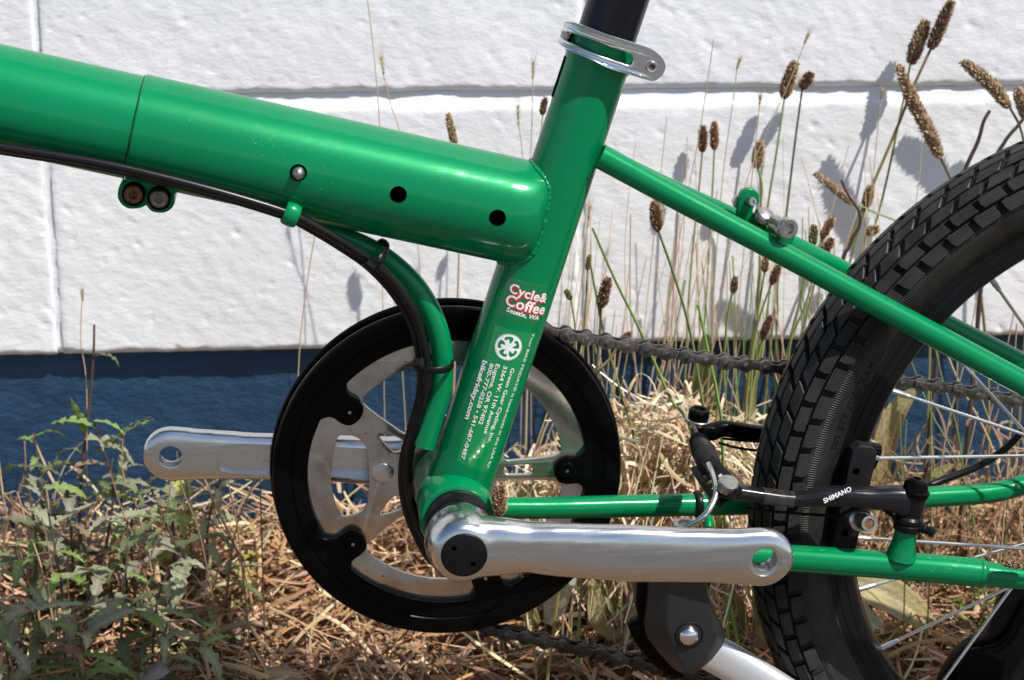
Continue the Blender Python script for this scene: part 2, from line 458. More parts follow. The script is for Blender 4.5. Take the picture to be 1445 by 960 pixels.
def plate_mesh(loops, extrude, bevel=0.0, res=2, cyclic_smooth=False):
    # filled 2D outline with holes -> mesh in its own XY plane, thickness along Z (total 2*extrude + 2*bevel)
    cu = bpy.data.curves.new('outline', 'CURVE'); cu.dimensions = '2D'; cu.fill_mode = 'BOTH'
    cu.extrude = extrude; cu.bevel_depth = bevel; cu.bevel_resolution = res; cu.resolution_u = 8
    for lp in loops:
        s = cu.splines.new('POLY'); s.points.add(len(lp) - 1)
        for p_, q in zip(s.points, lp): p_.co = (q[0], q[1], 0, 1)
        s.use_cyclic_u = True
    o = bpy.data.objects.new('tmp', cu); COL.objects.link(o)
    me = bpy.data.meshes.new_from_object(o.evaluated_get(dg()))
    bpy.data.objects.remove(o); bpy.data.curves.remove(cu)
    bm = bmesh.new(); bm.from_mesh(me); bmesh.ops.remove_doubles(bm, verts=bm.verts, dist=1e-6)
    bmesh.ops.recalc_face_normals(bm, faces=bm.faces); bm.to_mesh(me); bm.free()
    me.materials.clear()
    return me
def round_loop(pts, n=5):
    q = list(pts) ; q3 = [q[-1]] + q + [q[0], q[1]]
    out = []
    for i in range(len(q)):
        p0, p1, p2, p3 = q3[i], q3[i + 1], q3[i + 2], q3[i + 3]
        for k in range(n):
            t = k / n
            out.append(tuple(0.5 * (2 * b + (c - a) * t + (2 * a - 5 * b + 4 * c - d) * t * t + (3 * b - a - 3 * c + d) * t ** 3) for a, b, c, d in zip(p0, p1, p2, p3)))
    return out
def plate_xz(name, loops, y, half, mat, parent, bevel=0.0, ang=35):     # loops of (X, Z); slab centred on depth y
    me = plate_mesh(loops, max(half - bevel, 1e-5), bevel)
    me.transform(Matrix(((1, 0, 0, 0), (0, 0, -1, y), (0, 1, 0, 0), (0, 0, 0, 1))))
    smooth(me, ang)
    return link(name, me, mat, parent)
def pxloop(pl, Y):
    return [(P(a, b, Y).x, P(a, b, Y).z) for a, b in pl]
def circle_loop(cx, cz, r, n=24):
    return [(cx + r * cos(2 * pi * k / n), cz + r * sin(2 * pi * k / n)) for k in range(n)]
def text_mesh(body, size, offset=0.0, shear=0.0, align='CENTER', spacing=1.0, extrude=0.0):
    cu = bpy.data.curves.new('lettering', 'FONT'); cu.body = body; cu.size = size; cu.offset = offset; cu.shear = shear
    cu.align_x = align; cu.align_y = 'CENTER'; cu.space_character = spacing; cu.extrude = extrude; cu.resolution_u = 3
    o = bpy.data.objects.new('tmp', cu); COL.objects.link(o)
    me = bpy.data.meshes.new_from_object(o.evaluated_get(dg()))
    bpy.data.objects.remove(o); bpy.data.curves.remove(cu); me.materials.clear()
    return me
def thing(name, label, cat, loc=(0, 0, 0), group=None):
    o = bpy.data.objects.new(name, None); COL.objects.link(o)
    o.location = loc; o.empty_display_size = 0.05
    o['label'] = label; o['category'] = cat
    if group: o['group'] = group
    return o
def group_part(name, parent):            # a part that is only a holder of its sub-parts
    o = bpy.data.objects.new(name, None); COL.objects.link(o); o.parent = parent; o.empty_display_size = 0.02
    return o

# ------------------------------------------------------------------ ground
def build_ground():
    def axis(lo, hi, fine_lo, fine_hi, step):
        a = []; x = fine_lo
        while x <= fine_hi + 1e-6: a.append(x); x += step
        g = step
        x = fine_hi
        while x < hi: g *= 1.5; x = min(hi, x + g); a.append(x)
        g = step; x = fine_lo
        while x > lo: g *= 1.5; x = max(lo, x - g); a.insert(0, x)
        return a
    xs = axis(-60, 60, -0.8, 1.0, 0.02); ys = axis(-80, 1.5, -0.5, 0.5, 0.02)
    vs = [(x, y, ground_z(x, y)) for y in ys for x in xs]
    nx = len(xs)
    fs = [(j * nx + i, j * nx + i + 1, (j + 1) * nx + i + 1, (j + 1) * nx + i) for j in range(len(ys) - 1) for i in range(nx - 1)]
    o = link('ground', mesh_from(vs, fs, None), SOIL); smooth(o.data, None)
    o['kind'] = 'structure'
build_ground()

# ------------------------------------------------------------------ wall
ZE = -0.026                 # foot of the white blocks
BW, BH, J = 0.4064, 0.2032, 0.0100
UJ = -0.2780                # a vertical joint that shows at the left
def build_wall():
    wall = thing('block_wall', 'white painted concrete block wall with a dark blue painted foot', 'wall', (WO.x, WO.y, -0.3))
    inv = Matrix.Translation(-wall.location)
    def block_mesh(u0, u1, z0, z1, nu, nz, seed, fine):
        vs = []; fs = []
        for j in range(nz + 1):
            for i in range(nu + 1):
                # denser rows towards the edges
                fu = i / nu; fz = j / nz
                u = u0 + (u1 - u0) * fu; z = z0 + (z1 - z0) * fz
                q = Vector((u * 1.0, z * 1.0, seed * 0.37))
                wob = 0.0022 * noise.noise(q * 38) + 0.0012 * noise.noise(q * 110)
                eu = min(u - u0, u1 - u) + wob; ez = min(z - z0, z1 - z) + wob
                def drop(e, w, d):
                    t = max(0.0, min(1.0, e / w)); return d * (1 - t * (2 - t))
                out = -drop(z - z0 + wob, 0.0045, 0.0042) - drop(z1 - z + wob, 0.0060, 0.0018) - drop(eu, 0.0040, 0.0010)
                out += 0.0008 * noise.noise(q * 14) + 0.00022 * noise.noise(q * 60)
                sl = Vector(((u * 0.72 - z * 0.69) * 0.55, u * 0.69 + z * 0.72, seed * 0.37)); rg = noise.noise(sl * 120 + Vector((5, 1, 2)))
                out += 0.00034 * rg * (0.6 + 0.8 * max(0.0, noise.noise(q * 11 + Vector((1, 8, 3))) + 0.3))
                pit = noise.noise(sl * 190 + Vector((9, 9, 9)))
                if pit > 0.47: out -= 0.0030 * (pit - 0.47)
                p = wl(u, z, out) - Vector(wall.location); vs.append(p)
        n1 = nu + 1
        for j in range(nz):
            for i in range(nu):
                fs.append((j * n1 + i, j * n1 + i + 1, (j + 1) * n1 + i + 1, (j + 1) * n1 + i))
        # skirt back into the wall
        rim = [i for i in range(n1)] + [j * n1 + nu for j in range(1, nz + 1)] + [nz * n1 + i for i in range(nu - 1, -1, -1)] + [j * n1 for j in range(nz - 1, 0, -1)]
        base = len(vs)
        for r in rim: vs.append(vs[r] - WN * 0.04)
        k = len(rim)
        for i in range(k): fs.append((rim[i], base + i, base + (i + 1) % k, rim[(i + 1) % k]))
        me = mesh_from(vs, fs, None, fixn=False); smooth(me, None)
        return me
    for row in range(0, 9):
        z0 = ZE + row * BH; z1 = z0 + BH - J
        for c in range(-4, 6):
            u0 = UJ + c * BW + 0.002; u1 = u0 + BW - 0.004
            near = row < 2 and -1 <= c <= 1
            me = block_mesh(u0, u1, z0, z1, 200 if near else 50, 100 if near else 26, row * 17 + c, near)
            link('block', me, WHITE_WALL, wall)
    # mortar: one bed joint over each course, head joints between the blocks
    for row in range(0, 9):
        z0 = ZE + row * BH + BH - J - 0.001; z1 = z0 + J + 0.002
        vs = []; fs = []; n = 700
        for i in range(n + 1):
            u = UJ - 4 * BW + 10 * BW * i / n
            w = 0.0008 * noise.noise(Vector((u * 40, row * 3.1, 0)))
            for k in range(5):
                t = k / 4
                vs.append(wl(u, z0 + (z1 - z0) * t, -0.0022 - 0.0022 * t ** 0.7 + w - (0.002 if k == 4 else 0)) - Vector(wall.location))
        for i in range(n):
            for k in range(4): fs.append((i * 5 + k, (i + 1) * 5 + k, (i + 1) * 5 + k + 1, i * 5 + k + 1))
        me = mesh_from(vs, fs, None); smooth(me, None); link('bed_joint', me, WHITE_WALL, wall)
        for c in range(-4, 7):
            u0 = UJ + c * BW - 0.003
            vs = []; fs = []; n = 60
            for i in range(n + 1):
                z = ZE + 0.0015 + row * BH + (BH - J - 0.0015) * i / n
                w = 0.0006 * noise.noise(Vector((z * 60, c * 3.1, row)))
                for k in range(5):
                    t = k / 4
                    vs.append(wl(u0 + 0.006 * t, z, -0.0009 - 0.0005 * sin(pi * t) + w - (0.002 if i == 0 else 0)) - Vector(wall.location))
            for i in range(n):
                for k in range(4): fs.append((i * 5 + k, i * 5 + k + 1, (i + 1) * 5 + k + 1, (i + 1) * 5 + k))
            me = mesh_from(vs, fs, None); smooth(me, None); link('head_joint', me, WHITE_WALL, wall)
    # blue painted foot, set back under the first course
    vs = []; fs = []
    us = []; u = UJ - 4 * BW
    while u < UJ + 6 * BW: us.append(u); u += 0.004 if -0.45 < u < 0.6 else 0.05
    nz = 80
    for j in range(nz + 1):
        z = -0.33 + (ZE + 0.002 + 0.33) * j / nz
        for u in us:
            q = Vector((u, z, 4.2))
            out = -0.0115 + 0.0016 * noise.noise(q * 14) + 0.0008 * noise.noise(q * 45) + 0.0007 * noise.noise(q * 110)
            if z > ZE - 0.010 + 0.002 * noise.noise(q * 30): out -= 0.003
            vs.append(wl(u, z, out) - Vector(wall.location))
    n1 = len(us)
    for j in range(nz):
        for i in range(n1 - 1): fs.append((j * n1 + i, j * n1 + i + 1, (j + 1) * n1 + i + 1, (j + 1) * n1 + i))
    me = mesh_from(vs, fs, None); smooth(me, None)
    f = link('foundation', me, BLUE_WALL, wall); f['label'] = 'dark blue painted foot of the wall'
build_wall()

# ------------------------------------------------------------------ bicycle
BIKE = thing('bicycle', 'green folding bicycle with silver cranks standing in front of the wall', 'bicycle', (0.15, 0, -0.268))
BIKE_LOC = BIKE.location.copy(); BIKE.location = (0, 0, 0)
# parts are modelled in place; the holder sits at the wheel's foot, so parts are shifted back by its location at the end
ANG = -0.0563
CU_ = Vector((cos(ANG), 0, sin(ANG))); CW_ = Vector((-sin(ANG), 0, cos(ANG)))
CRL = 0.170

# --- main tube (rear sleeve, front tube), holes, pin
def axis_pt(px, py): return P(px, py, 0)
A0 = P(180, 178, 0); A1 = P(735, 300, 0)
MT_D = (A1 - A0).normalized()
MT_R = 0.0302
MT_N = Vector((-MT_D.z, 0, MT_D.x))      # up, square to the tube
def end_scale(f): f = min(1.0, f); return 1 - 0.16 * f * f - 0.26 * max(0.0, (f - 0.55) / 0.45) ** 3
def build_main_tube():
    st = P(192, 172, 0)
    k0 = A0 + MT_D * ((st - A0).dot(MT_D))
    end = A1 + MT_D * 0.028
    L = (end - k0).length
    pts = [k0 + MT_D * (L * i / 30) for i in range(31)]
    rad = [MT_R - (0.0008 if i == 0 else 0) for i in range(31)]
    pts.insert(1, k0 + MT_D * 0.0008); rad.insert(1, MT_R)
    c0 = (P(724, 300, -MT_R) - A0).dot(MT_D); c1 = (P(773, 300, -0.020) - A0).dot(MT_D)
    base_pts = [p for p in pts if (p - A0).dot(MT_D) < c0]; rad = rad[:len(base_pts)]
    for i in range(0, 13): base_pts.append(A0 + MT_D * (c0 + (c1 - c0) * sin(pi / 2 * i / 12))); rad.append(MT_R)
    base_pts.append(A0 + MT_D * (c1 + 0.004)); rad.append(MT_R)
    vs, fs = sweep(base_pts, rad, 96)
    for v in vs:
        f_ = ((v - A0).dot(MT_D) - c0) / (c1 - c0)
        if f_ > 0: v.y *= end_scale(f_)
    o = link('main_tube', mesh_from(vs, fs, 40, fixn=True), GREEN, BIKE)
    o.data.materials.append(DARK_HOLE)
    cs = []
    for px, py, rp in ((562, 275, 12.2), (702, 308, 12.2), (421, 244, 12.2)):
        # the hole lies on the near side: march along the view ray to the tube
        d = ray(px, py); best = None
        for i in range(4000):
            q = CAM + d * (0.9 + i * 0.0001)
            w = q - A0; perp = w - MT_D * w.dot(MT_D)
            if perp.length < MT_R: best = q; nrm = perp.normalized(); break
        c = cyl('cutter', best - nrm * 0.026, best + nrm * 0.01, rp / S(best), DARK_HOLE, None, 40)
        cs.append(c)
        if px == 421: pin = (best.copy(), nrm.copy())
    cut(o, cs)
    if len(o.data.materials) < 2: o.data.materials.append(DARK_HOLE)
    # front tube, a little thinner, leaves the picture at the left
    pts = [k0 + MT_D * (0.02 - 0.62 * i / 20) for i in range(21)]
    tube('front_tube', pts, [MT_R - 0.0013] * 21, GREEN, BIKE, 96)
    tube('seam', [k0 + MT_D * x for x in (-0.0004, 0.0002)], [MT_R - 0.0008] * 2, DARK_HOLE, BIKE, 64)
    p, n = pin
    lathe('lock_pin', [(0, -0.02), (0.0036, -0.02), (0.0036, 0.002), (0.0033, 0.0038), (0.0024, 0.0052), (0.0010, 0.0060), (0, 0.0061)], p, n, STEEL, BIKE, 28)
build_main_tube()

# --- seat tube, shell, seat post
ST = [(640, 672, 46), (660, 600, 48), (701, 500, 48), (741, 400, 47.5), (781, 295, 46.5), (820, 170, 45.5), (846, 85, 45.5), (850, 66, 45.5)]
def build_seat_tube():
    # one straight axis from the shell to the collar
    a = P(640, 703, 0); b = P(854.5, 54, 0); b.y = 0
    d = (b - a).normalized(); L = (b - a).length
    n = 40; pts = [a + d * (L * i / n) for i in range(n + 1)]
    rad = [0.0196 - 0.0016 * i / n for i in range(n + 1)]
    o = tube('seat_tube', pts, rad, GREEN, BIKE, 96)
    # weld fillet where the main tube meets it
    return a, d, L
ST_A, ST_D, ST_L = build_seat_tube()
ST_N = Vector((-ST_D.z, 0, ST_D.x))
if ST_N.x > 0: ST_N = -ST_N                  # points to the front of the bicycle (left)
def st_rad(h): return 0.0196 - 0.0016 * h / ST_L
def build_welds():
    # bead along the curve in which main tube and seat tube meet
    c0 = (P(724, 300, -MT_R) - A0).dot(MT_D); c1 = (P(773, 300, -0.020) - A0).dot(MT_D)
    pts = []
    for k in range(96):
        t = 2 * pi * k / 96
        rd = MT_N * cos(t) + Vector((0, -1, 0)) * sin(t)
        for i in range(900):
            x = c0 - 0.045 + i * 0.0001
            f_ = max(0.0, (x - c0) / (c1 - c0)); q = A0 + MT_D * x + rd * MT_R
            q.y *= end_scale(f_) if f_ > 0 else 1.0
            w = q - ST_A; pr = w - ST_D * w.dot(ST_D)
            if pr.length < st_rad(w.dot(ST_D)) + 0.0002 or f_ >= 1: break
        pts.append(q)
    for _ in range(3): pts = [(pts[i - 1] + pts[i] * 2 + pts[(i + 1) % 96]) / 4 for i in range(96)]
    pts = [Vector(p) for p in catmull([tuple(p) for p in pts] + [tuple(pts[0])], 4)][:-1]
    rad = [0.0015 + 0.00010 * sin(i * 0.9) + 0.00060 * noise.noise(Vector((i * 0.11, 3, 1))) for i in range(len(pts))]
    tube('weld_bead', pts, rad, GREEN, BIKE, 12, closed=True)
build_welds()
lathe('bottom_bracket_shell', [(0.0195, -0.0345), (0.0212, -0.0340), (0.0217, -0.0325), (0.0217, 0.0325), (0.0212, 0.034), (0.0195, 0.0345)], (0, 0, 0), (0, 1, 0), GREEN, BIKE, 72)
lathe('bearing_cup', [(0.010, -0.052), (0.0165, -0.052), (0.0178, -0.0505), (0.0178, -0.046), (0.0188, -0.0455), (0.0192, -0.043), (0.0192, -0.0385), (0.0183, -0.038), (0.0183, -0.0365), (0.0190, -0.036), (0.0190, -0.0346), (0.010, -0.0346)], (0, 0, 0), (0, 1, 0), BLACK_SATIN, BIKE, 64)
cyl('axle', (0, -0.078, 0), (0, 0.07, 0), 0.0085, STEEL, BIKE)
top = ST_A + ST_D * ST_L
tube('seatpost', [top - ST_D * 0.03, top + ST_D * 0.10, top + ST_D * 0.30], 0.0167, SEATPOST, BIKE, 64)
tube('collar_sleeve', [top - ST_D * 0.016, top - ST_D * 0.0005], [0.0188, 0.0188], GREEN, BIKE, 64)
# slit in the tube at its front
sl = ST_A + ST_D * (ST_L - 0.030) + ST_N * (st_rad(ST_L) + 0.0001)
tube('clamp_slit', [sl - ST_D * 0.010, sl + ST_D * 0.014], 0.0011, DARK_HOLE, BIKE, 12)

# --- seat clamp with quick lever
def build_clamp():
    clamp = lathe('seat_clamp', [(0.0188, -0.0125), (0.0204, -0.0125), (0.0210, -0.0115), (0.0210, -0.0035), (0.0204, -0.0025), (0.0188, -0.0025)], top, ST_D, ALU_POLISH, BIKE, 64)
    # keep only the rear two thirds of the band (the lever closes the near side)
    bm = bmesh.new(); bm.from_mesh(clamp.data)
    bmesh.ops.delete(bm, geom=[f for f in bm.faces if f.calc_center_median().y < -0.004 ], context='FACES')
    bm.to_mesh(clamp.data); bm.free()
    o8 = lambda l: [(780 + a / 8.0, 10 + b / 8.0) for a, b in l]
    outer = o8([(98, 330), (112, 235), (200, 170), (320, 198), (600, 308), (900, 402), (1100, 468), (1215, 555), (1265, 655), (1230, 760), (1140, 825), (1040, 812), (870, 760), (640, 690), (400, 575), (180, 482), (108, 420)])
    slot = o8([(130, 320), (165, 268), (280, 292), (480, 360), (740, 455), (870, 500), (915, 570), (900, 640), (840, 665), (740, 632), (520, 558), (270, 452), (140, 385)])
    RC = 0.0235
    def bend_y(s):                       # s: across the tube, towards the rear
        if s < 0.006: return -sqrt(max(RC * RC - s * s, 1e-6)) if s > -RC else -0.001
        y0 = -sqrt(RC * RC - 0.006 ** 2); return y0 + 0.05 * (s - 0.006)
    def to_plane(l):
        out = []
        for px, py in l:
            y = -RC
            for _ in range(6):
                q = P(px, py, y); s = -(q - top).dot(ST_N); y = bend_y(max(s, -RC * 0.985))
            h = (q - top).dot(ST_D)
            out.append((s, h))
        return out
    # unroll the bent side so that the sheet keeps its thickness
    def unroll(s): return RC * math.asin(max(-0.985, s / RC)) if s < 0.006 else RC * math.asin(0.006 / RC) + (s - 0.006)
    lo = [(unroll(a), b) for a, b in round_loop(to_plane(outer), 4)]; ls = [(unroll(a), b) for a, b in round_loop(to_plane(slot), 4)]
    me = plate_mesh([lo, ls], 0.0015, 0.0010, 3)
    bm = bmesh.new(); bm.from_mesh(me)
    bmesh.ops.triangulate(bm, faces=bm.faces[:])
    for _ in range(2):
        es = [e for e in bm.edges if e.calc_length() > 0.004]
        bmesh.ops.subdivide_edges(bm, edges=es, cuts=1)
    c6 = RC * math.asin(0.006 / RC)
    for v in bm.verts:
        a, h, d = v.co
        if a < c6:
            t = a / RC; s = (RC + d) * sin(t); y = -(RC + d) * cos(t)
        else:
            s = 0.006 + (a - c6); y = bend_y(s) - d
        v.co = top - ST_N * s + ST_D * h + Vector((0, y, 0))
    bmesh.ops.recalc_face_normals(bm, faces=bm.faces)
    bm.to_mesh(me); bm.free(); smooth(me, 50)
    link('quick_lever', me, ALU_POLISH, clamp)
    c = P(918.7, 93.7, -0.0235)
    lathe('screw', [(0, -0.002), (0.0016, -0.002), (0.0018, 0.0012), (0.0028, 0.0014), (0.0032, 0.0008), (0.0034, -0.001)], c + Vector((0, -0.0020, 0)), (0, -1, 0), STEEL_BRIGHT, clamp, 24)
    lathe('screw_socket', [(0.0017, 0), (0, 0.0001)], c + Vector((0, -0.0022, 0)), (0, -1, 0), RUST, clamp, 12)
    cyl('clamp_bolt', c + Vector((0, -0.001, 0)), c + Vector((0, 0.020, 0)), 0.0034, ALU_POLISH, clamp)
build_clamp()

# --- stays
def build_stays():
    # seat stays
    for sgn, pl in ((-1, [(846, 220, -0.012, 18), (960, 282, -0.016, 17.2), (1100, 356, -0.024, 16.5), (1250, 437, -0.032, 17), (1445, 542, -0.043, 17.5), (1640, 650, -0.055, 17.5)]),
                    (1, [(846, 219, 0.006, 15), (960, 275, 0.014, 15.5), (1100, 339, 0.024, 15.5), (1210, 394, 0.030, 15.5), (1345, 464, 0.038, 15.5), (1445, 515, 0.044, 15.5), (1600, 600, 0.055, 15.5)])):
        ptube('seat_stay', pl, GREEN, BIKE, 10, 40)
    # chain stays
    ptube('chain_stay', [(655, 752, -0.020, 17), (800, 764, -0.026, 18), (960, 776, -0.034, 18.5), (1120, 788, -0.040, 19), (1300, 801, -0.048, 20), (1386, 809, -0.052, 20.5)], GREEN, BIKE, 8, 40)
    ptube('chain_stay', [(1384, 809, -0.052, 17.2), (1445, 815, -0.055, 17), (1560, 815, -0.060, 17), (1660, 790, -0.063, 17)], GREEN, BIKE, 8, 40)
    ptube('weld_ring', [(1381, 808.6, -0.0517, 20.9), (1386, 809, -0.052, 21.3), (1391, 809.3, -0.0522, 18)], GREEN, BIKE, 4, 40)
    ptube('chain_stay', [(650, 716, 0.006, 15), (760, 717, 0.012, 15.5), (900, 714, 0.020, 16), (1050, 711, 0.028, 16), (1200, 706, 0.036, 15.5), (1320, 701, 0.044, 15), (1400, 695, 0.050, 14.5), (1445, 684, 0.055, 14.5), (1560, 650, 0.062, 14.5)], GREEN, BIKE, 8, 40)
    # curved strut between main tube and seat tube, its flat upper end under the main tube
    ptube('curved_strut', [(440, 318, 0.002, 12), (490, 336, 0.001, 14), (540, 362, 0, 15), (584, 402, -0.001, 15.5), (612, 450, -0.002, 15.5), (624, 500, -0.003, 15.5), (622, 550, -0.004, 15.5), (610, 592, -0.005, 15.5), (599, 630, -0.006, 15.5)], GREEN, BIKE, 8, 36)
    ptube('strut_lip', [(452, 331, 0.0, 4), (470, 338, 0.0, 6), (494, 346, 0, 5), (505, 350, 0, 3)], GREEN, BIKE, 6, 20)
    # dropouts, out of the picture at the right
    for sgn in (-1, 1):
        y = sgn * 0.064
        plate_xz('dropout', [round_loop([(0.395, -0.055), (0.40, 0.03), (0.42, 0.035), (0.452, -0.01), (0.445, -0.045)], 4)], y, 0.003, GREEN, BIKE, 0.001)
build_stays()
# bridge and hook on the seat stays
def build_stay_fittings():
    m1 = P(1098, 338, 0.004)
    ptube('stay_bridge', [(1108, 336, -0.020, 13), (1098, 326, -0.004, 13), (1088, 318, 0.020, 13)], GREEN, BIKE, 6, 28)
    f = P(1112, 323, -0.031); b_ = P(1100, 318, -0.012)
    bo = lathe('bridge_bolt', [(0, -0.02), (0.0042, -0.02), (0.0042, -0.0046), (0.0060, -0.0046), (0.0062, -0.004), (0.0062, 0.0), (0.0054, 0.0010), (0.0032, 0.0010), (0.0030, -0.0020), (0, -0.0022)], f, (0.15, -1, 0.05), STEEL, BIKE, 32)
    hook = plate_xz('stay_hook', [round_loop(pxloop([(1044, 312), (1041, 292), (1046, 272), (1056, 267), (1067, 272), (1068, 284), (1062, 288), (1060, 300), (1078, 312), (1074, 324), (1058, 318)], 0.004), 4)], 0.004, 0.003, GREEN, BIKE, 0.0008)
    c = P(1060, 285, -0.002); lathe('hook_screw', [(0, -0.008), (0.0026, -0.008), (0.0026, 0.002), (0.0022, 0.0026), (0.0012, 0.0026), (0.0010, 0.0014), (0, 0.0014)], c, (0.2, -1, 0.2), STEEL, BIKE, 20)
    c = P(1043, 285, 0.006); cyl('hook_nut', c + Vector((0, -0.002, 0)), c + Vector((0, 0.003, 0)), 0.0042, STEEL, BIKE, 6)
    c = P(1077, 304, -0.002); lathe('round_nut', [(0, 0), (0.0058, 0), (0.0062, 0.001), (0.0062, 0.003), (0.0052, 0.0045), (0.003, 0.0054), (0, 0.0058)], c - Vector((0, 0, 0.002)), (0.3, -0.45, 0.9), STEEL, BIKE, 32)
build_stay_fittings()

# --- clamp lug with two bolts under the main tube
def build_lug():
    lp = [(170, 280), (172, 264), (182, 255), (180, 232), (258, 248), (262, 262), (244, 272), (242, 288), (232, 297), (216, 296), (207, 287), (196, 291), (180, 291)]
    lug = plate_xz('clamp_lug', [round_loop(pxloop(lp, -0.016), 5)], -0.002, 0.014, GREEN, BIKE, 0.0015)
    DULL = mk('dull_bolt_steel', (0.20, 0.165, 0.14), 0.42, metal=0.9, var=0.4, vscale=400)
    for px, py, mt in ((188, 275, RUST), (224.5, 281, DULL)):
        c = P(px, py, -0.0195)
        lathe('bolt_well', [(0.0056, 0.0), (0.0064, 0.0004), (0.0066, 0.0), (0.0066, -0.006), (0.0056, -0.006)], c, (0, -1, 0), BLACK_GLOSS, lug, 32, closed_profile=True)
        b = lathe('clamp_bolt', [(0, -0.0022), (0.0022, -0.0020), (0.0024, 0.0006), (0.0042, 0.0008), (0.0050, 0.0002), (0.0052, -0.002), (0.0052, -0.006)], c, (0, -1, 0), mt, lug, 32)
        if mt is RUST: b['label'] = 'rusty clamp bolt'
build_lug()

# --- cables, guide and ties
CB = [(-80, 193, -0.0335, 7), (0, 208, -0.0335, 7), (90, 222, -0.0335, 7), (180, 239, -0.0335, 7), (300, 269, -0.033, 7), (400, 299, -0.031, 6.8), (440, 317, -0.029, 6.8), (490, 346, -0.026, 6.8), (528, 372, -0.022, 6.8), (562, 408, -0.018, 6.8), (588, 452, -0.014, 6.8), (600, 500, -0.012, 6.8), (602, 545, -0.010, 6.8), (588, 600, -0.006, 6.8), (576, 650, 0.0, 6.8), (578, 700, 0.004, 6.8), (594, 748, 0.004, 6.8), (622, 790, 0.004, 6.8), (680, 806, 0.004, 6.8)]
ptube('brake_cable', CB, BLACK_HOUSING, BIKE, 8, 20)
ptube('gear_cable', [(a - 4 - max(0, min(1, (b - 290) / 80)) * 3, b + 3 + max(0, min(1, (b - 290) / 80)) * 1.5, y + 0.007, r) for a, b, y, r in CB], BLACK_HOUSING, BIKE, 8, 20)
def ring(name, c, n, ra, rb, wire, mat, parent, wide=1.0, seg=12):
    n = Vector(n).normalized(); u = Vector((0, -1, 0)); u = (u - n * u.dot(n)).normalized(); v = n.cross(u)
    pts = [Vector(c) + u * (ra * cos(2 * pi * k / 40)) + v * (rb * sin(2 * pi * k / 40)) for k in range(40)]
    vs, fs = sweep(pts, [wire] * 40, seg, closed=True, flat=wide, up=(pts[0] - Vector(c)))
    return link(name, mesh_from(vs, fs, 40, fixn=True), mat, parent)
gd = (P(440, 317, -0.03) - P(380, 293, -0.03)).normalized()
ring('cable_guide', P(411, 303, -0.029), gd, 0.0048, 0.0058, 0.0010, GREEN, BIKE, 4.2)
t1 = (P(540, 380, -0.01) - P(505, 352, -0.01)).normalized()
tie = ring('cable_tie', P(531, 360, -0.011), t1, 0.017, 0.0092, 0.0007, BLACK_SATIN, BIKE, 3.0)
c = P(522, 374, -0.027); cyl('tie_head', c - t1 * 0.003, c + t1 * 0.003, 0.0032, BLACK_SATIN, tie, 8, 0.0006)
t2 = (P(606, 545, -0.01) - P(606, 500, -0.01)).normalized()
tie = ring('cable_tie', P(611, 514, -0.009), t2, 0.0125, 0.0115, 0.0007, BLACK_SATIN, BIKE, 3.0)
c = P(591, 513, -0.020); cyl('tie_head', c + Vector((-0.003, 0, 0)), c + Vector((0.003, 0, 0)), 0.0034, BLACK_SATIN, tie, 8, 0.0006)

